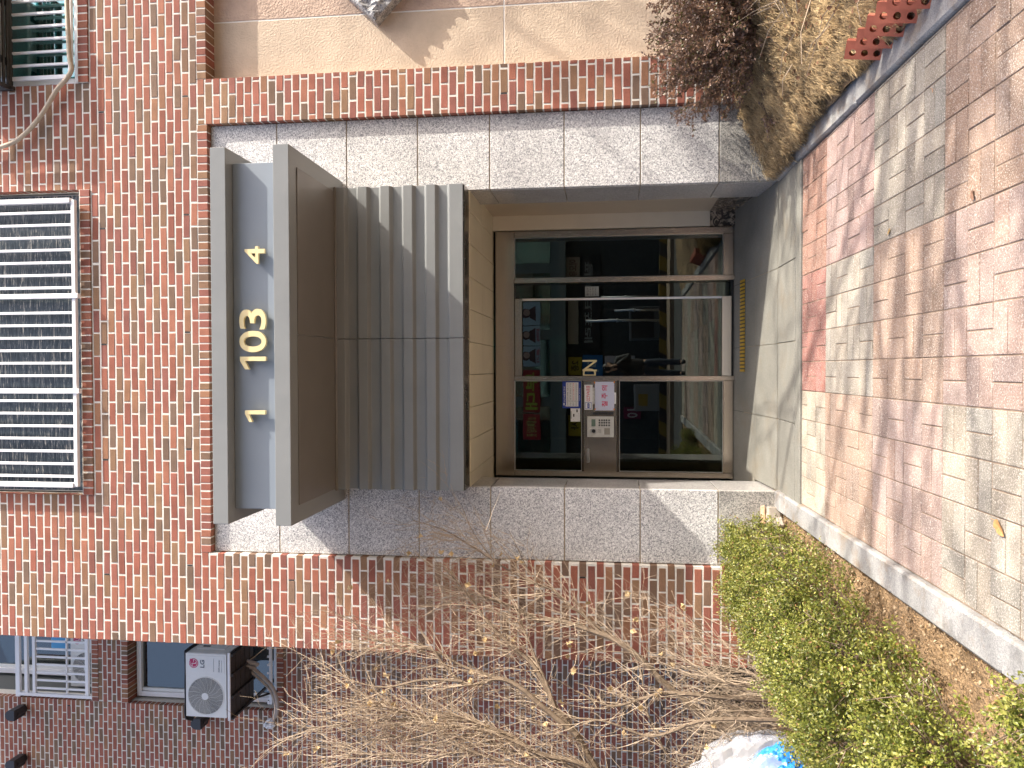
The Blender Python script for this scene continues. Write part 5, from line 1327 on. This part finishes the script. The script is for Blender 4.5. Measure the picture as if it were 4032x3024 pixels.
# wall fragments at the right
# ------------------------------------------------------------------ bare street trees that dapple the entrance
def tree(x, y, z0, H, seed, label):
    random.seed(seed); t = thing('bare_tree', (x, y, z0), label, 'tree', 'bare trees by the entrance path'); tk = MB(); cr = MB()
    def br_(p, d, L, r, lv):
        n = 5; pts = [p]; q = p.copy(); dd = d.normalized()
        for i in range(n): dd = (dd+Vector((random.gauss(0, .12), random.gauss(0, .12), random.gauss(.06, .08)))).normalized(); q = q+dd*L/n; pts.append(q.copy())
        (tk if lv == 0 else cr).tube(pts, r, r*.55, 8 if lv < 2 else 4, caps=False)
        if lv < 4:
            for k in range((6, 4, 3, 2)[lv]):
                f = random.uniform(.35, 1) if lv else random.uniform(.45, 1); i = min(n-1, int(f*n)); bp = pts[i].lerp(pts[i+1], f*n-i if f < 1 else 1)
                a = random.uniform(0, 6.28); ax = Vector((math.cos(a), math.sin(a), random.uniform(-.1, .5)))
                br_(bp, dd*.6+ax*.8, L*random.uniform(.45, .65), r*.48, lv+1)
    br_(Vector((x, y, z0)), Vector((.03, 0, 1)), H*.55, H*.016, 0)
    tk.build('trunk', M['bark'], t); cr.build('crown', M['bark'], t)
tree(8.6, -4.6, -.15, 11.0, 41, 'bare tree right of the paving, nearest the entrance')
tree(11.0, -6.4, -.2, 13.0, 42, 'bare tree farthest right of the paving')
tree(10.8, -2.9, -.1, 14.0, 44, 'tall bare tree standing before the far right of the wall')
tree(7.0, -5.6, -.15, 9.0, 43, 'smallest bare tree, beside the photographer')

# ------------------------------------------------------------------ the photographer (mirrored in the sliding door)
fx, fy, fz = .04, -6.56, gz(-6.5)
per = thing('person', (fx, fy, fz), 'person in black cap and jacket and dark jeans, holding up a phone', 'person')
def skin(name, verts, edges, radii, m, parent, root=0, lv=2):
    me = bpy.data.meshes.new(name); me.from_pydata([tuple(v) for v in verts], edges, []); me.materials.append(m)
    o = link(bpy.data.objects.new(name, me)); o.parent = parent
    s = o.modifiers.new('skin', 'SKIN'); s.use_smooth_shade = True
    for i, r in enumerate(radii):
        sv = me.skin_vertices[0].data[i]; sv.radius = r if isinstance(r, tuple) else (r, r); sv.use_root = (i == root)
    b = o.modifiers.new('sub', 'SUBSURF'); b.levels = lv; b.render_levels = lv
    return o
H = 1.62
skin_m = pmat('skin', (.50, .31, .23), .55); jac = pmat('jacket', (.018, .018, .022), .6, noise=.3, nscale=20, bump=.6, bscale=14, bdist=.02); jean = pmat('jeans', (.035, .045, .07), .8); blk = M['black_plastic']
# one continuous body, wearing its clothes as children
V = [(0, 0, .86), (0, .0, 1.02), (0, -.01, 1.20), (0, .0, 1.34), (0, .01, 1.40), (0, .02, 1.45),
     (.17, 0, 1.31), (.22, .07, 1.08), (.10, .22, 1.26), (.04, .23, 1.34), (-.17, 0, 1.31), (-.22, .07, 1.08), (-.09, .22, 1.26), (-.03, .23, 1.34),
     (.09, .01, .80), (.10, .03, .45), (.10, .0, .08), (.11, .12, .03), (-.09, .0, .80), (-.11, -.03, .45), (-.12, -.06, .08), (-.13, .06, .03)]
Ed = [(0, 1), (1, 2), (2, 3), (3, 4), (4, 5), (3, 6), (6, 7), (7, 8), (8, 9), (3, 10), (10, 11), (11, 12), (12, 13), (0, 14), (14, 15), (15, 16), (16, 17), (0, 18), (18, 19), (19, 20), (20, 21)]
Rr = [(.14, .10), (.13, .095), (.15, .10), (.12, .085), .05, .055, .06, .045, .032, .03, .06, .045, .032, .03, .08, .055, .04, .035, .08, .055, .04, .035]
skin('body', V, Ed, Rr, skin_m, per)
V2 = [(0, 0, .74), (0, 0, .96), (0, -.01, 1.16), (0, 0, 1.32), (0, .012, 1.425)]+V[6:10]+V[10:14]
skin('jacket', V2, [(0, 1), (1, 2), (2, 3), (3, 4), (3, 5), (5, 6), (6, 7), (7, 8), (3, 9), (9, 10), (10, 11), (11, 12)], [(.185, .135), (.185, .135), (.195, .135), (.15, .11), (.068, .066), .082, .066, .048, .040, .082, .066, .048, .040], jac, per)
V3 = [(0, 0, .90), (0, 0, .80)]+V[14:17]+V[18:21]
V3 = [(x, y, z if z > .1 else .055) for x, y, z in V3]
skin('jeans', V3, [(0, 1), (1, 2), (2, 3), (3, 4), (1, 5), (5, 6), (6, 7)], [(.165, .125), (.165, .125), .094, .068, .058, .090, .068, .058], jean, per)
for s_, i in ((1, 16), (-1, 20)):
    a, b_ = Vector(V[i]), Vector(V[i+1]); skin('shoe', [a+Vector((0, -.03, -.03)), a+Vector((0, .05, -.035)), b_+Vector((0, .03, .005))], [(0, 1), (1, 2)], [(.05, .05), (.05, .045), (.042, .03)], blk, per)
bm = bmesh.new(); bmesh.ops.create_uvsphere(bm, u_segments=24, v_segments=16, radius=1)
for v in bm.verts:
    p = v.co.copy(); f = 1-.16*max(0, -p.z); v.co = Vector((p.x*.074*f, p.y*.092*(1 if p.y < 0 else .96)+(.012 if p.z < -.2 and p.y > .3 else 0), p.z*.112))
    if p.y > .9 and abs(p.x) < .25 and -.35 < p.z < .1: v.co.y += .016
me = bpy.data.meshes.new('head'); bm.to_mesh(me); bm.free(); me.materials.append(skin_m); o = link(bpy.data.objects.new('head', me)); o.parent = per; o.location = (0, .02, 1.515)
for p in me.polygons: p.use_smooth = True
for s_ in (-1, 1):
    b = MB(); b.disc((fx+s_*.028, fy+.020+.078, fz+1.527), .010, 'y', 12, .008); b.build('eye', blk, per)
    b = MB(); b.tube([(fx+s_*.074, fy+.02, fz+1.49), (fx+s_*.084, fy+.010, fz+1.51), (fx+s_*.080, fy+.012, fz+1.535)], .012, .009, 8); b.build('ear', skin_m, per, smooth=True)
b = MB(); b.extrude([(fx-.030, fy+.108, fz+1.452), (fx+.030, fy+.108, fz+1.452), (fx+.026, fy+.112, fz+1.458), (fx-.026, fy+.112, fz+1.458)], (0, .004, 0)); b.build('mouth', pmat('lips', (.32, .10, .09), .5), per)
# cap with peak, hair, mask
bm = bmesh.new(); bmesh.ops.create_uvsphere(bm, u_segments=24, v_segments=16, radius=1)
bmesh.ops.delete(bm, geom=[v for v in bm.verts if v.co.z < .12], context='VERTS')
for v in bm.verts: v.co = Vector((v.co.x*.086, v.co.y*.105, v.co.z*.110))
me = bpy.data.meshes.new('cap'); bm.to_mesh(me); bm.free(); me.materials.append(blk); o = link(bpy.data.objects.new('cap', me)); o.parent = per; o.location = (0, .018, 1.530); o.modifiers.new('solid', 'SOLIDIFY').thickness = .006
b = MB(); b.extrude([(fx-.072, fy+.10, fz+1.548), (fx-.05, fy+.155, fz+1.540), (fx, fy+.175, fz+1.538), (fx+.05, fy+.155, fz+1.540), (fx+.072, fy+.10, fz+1.548)], (0, 0, .008)); b.build('cap_peak', blk, per)
bm = bmesh.new(); bmesh.ops.create_uvsphere(bm, u_segments=24, v_segments=16, radius=1)
bmesh.ops.delete(bm, geom=[v for v in bm.verts if v.co.y > .15], context='VERTS')
for v in bm.verts: v.co = Vector((v.co.x*.088, v.co.y*.108, v.co.z*.135))
me = bpy.data.meshes.new('hair'); bm.to_mesh(me); bm.free(); me.materials.append(pmat('black_hair', (.015, .012, .01), .5)); o = link(bpy.data.objects.new('hair', me)); o.parent = per; o.location = (0, .02, 1.50); o.modifiers.new('solid', 'SOLIDIFY').thickness = .006
# hands round the phone
PH = Vector((fx*0+.0, CAM.y-.035, CAM.z))
for s_ in (1, -1):
    w0 = Vector((fx, fy, fz))+Vector(V[9 if s_ > 0 else 13]); pc_ = PH+Vector((s_*.040, -.018, -.045))
    vs = [w0-Vector((fx, fy, fz)), pc_-Vector((fx, fy, fz))]; ed = [(0, 1)]; ra = [.024, (.030, .016)]
    for k in range(4):
        b0 = pc_+Vector((s_*.012, -.004, .002+.020*k)); k1 = b0+Vector((s_*.020, .012, .006)); k2 = k1+Vector((-s_*.006, .016, .002)); k3 = k2+Vector((-s_*.020, .004-.001*k, 0)); n = len(vs)
        vs += [q-Vector((fx, fy, fz)) for q in (b0, k1, k2, k3)]; ed += [(1, n), (n, n+1), (n+1, n+2), (n+2, n+3)]; ra += [.010, .0088, .0082, .007]
    b0 = pc_+Vector((-s_*.010, -.010, .010)); n = len(vs); vs += [q-Vector((fx, fy, fz)) for q in (b0, b0+Vector((-s_*.012, -.004, .026)), b0+Vector((-s_*.020, .006, .046)))]; ed += [(1, n), (n, n+1), (n+1, n+2)]; ra += [.012, .010, .008]
    skin('hand', vs, ed, ra, skin_m, per, 1)
b = MB(); b.bbox(PH.x-.037, PH.x+.037, PH.y-.008, PH.y, PH.z-.078, PH.z+.078, .004); b.m = 1; b.disc((PH.x+.018, PH.y+.0005, PH.z+.05), .008, 'y', 14, .001)
tag(b.build('phone', [M['black_plastic'], M['aluminium']]), 'black phone held up by the photographer, mirrored in the door', 'phone')
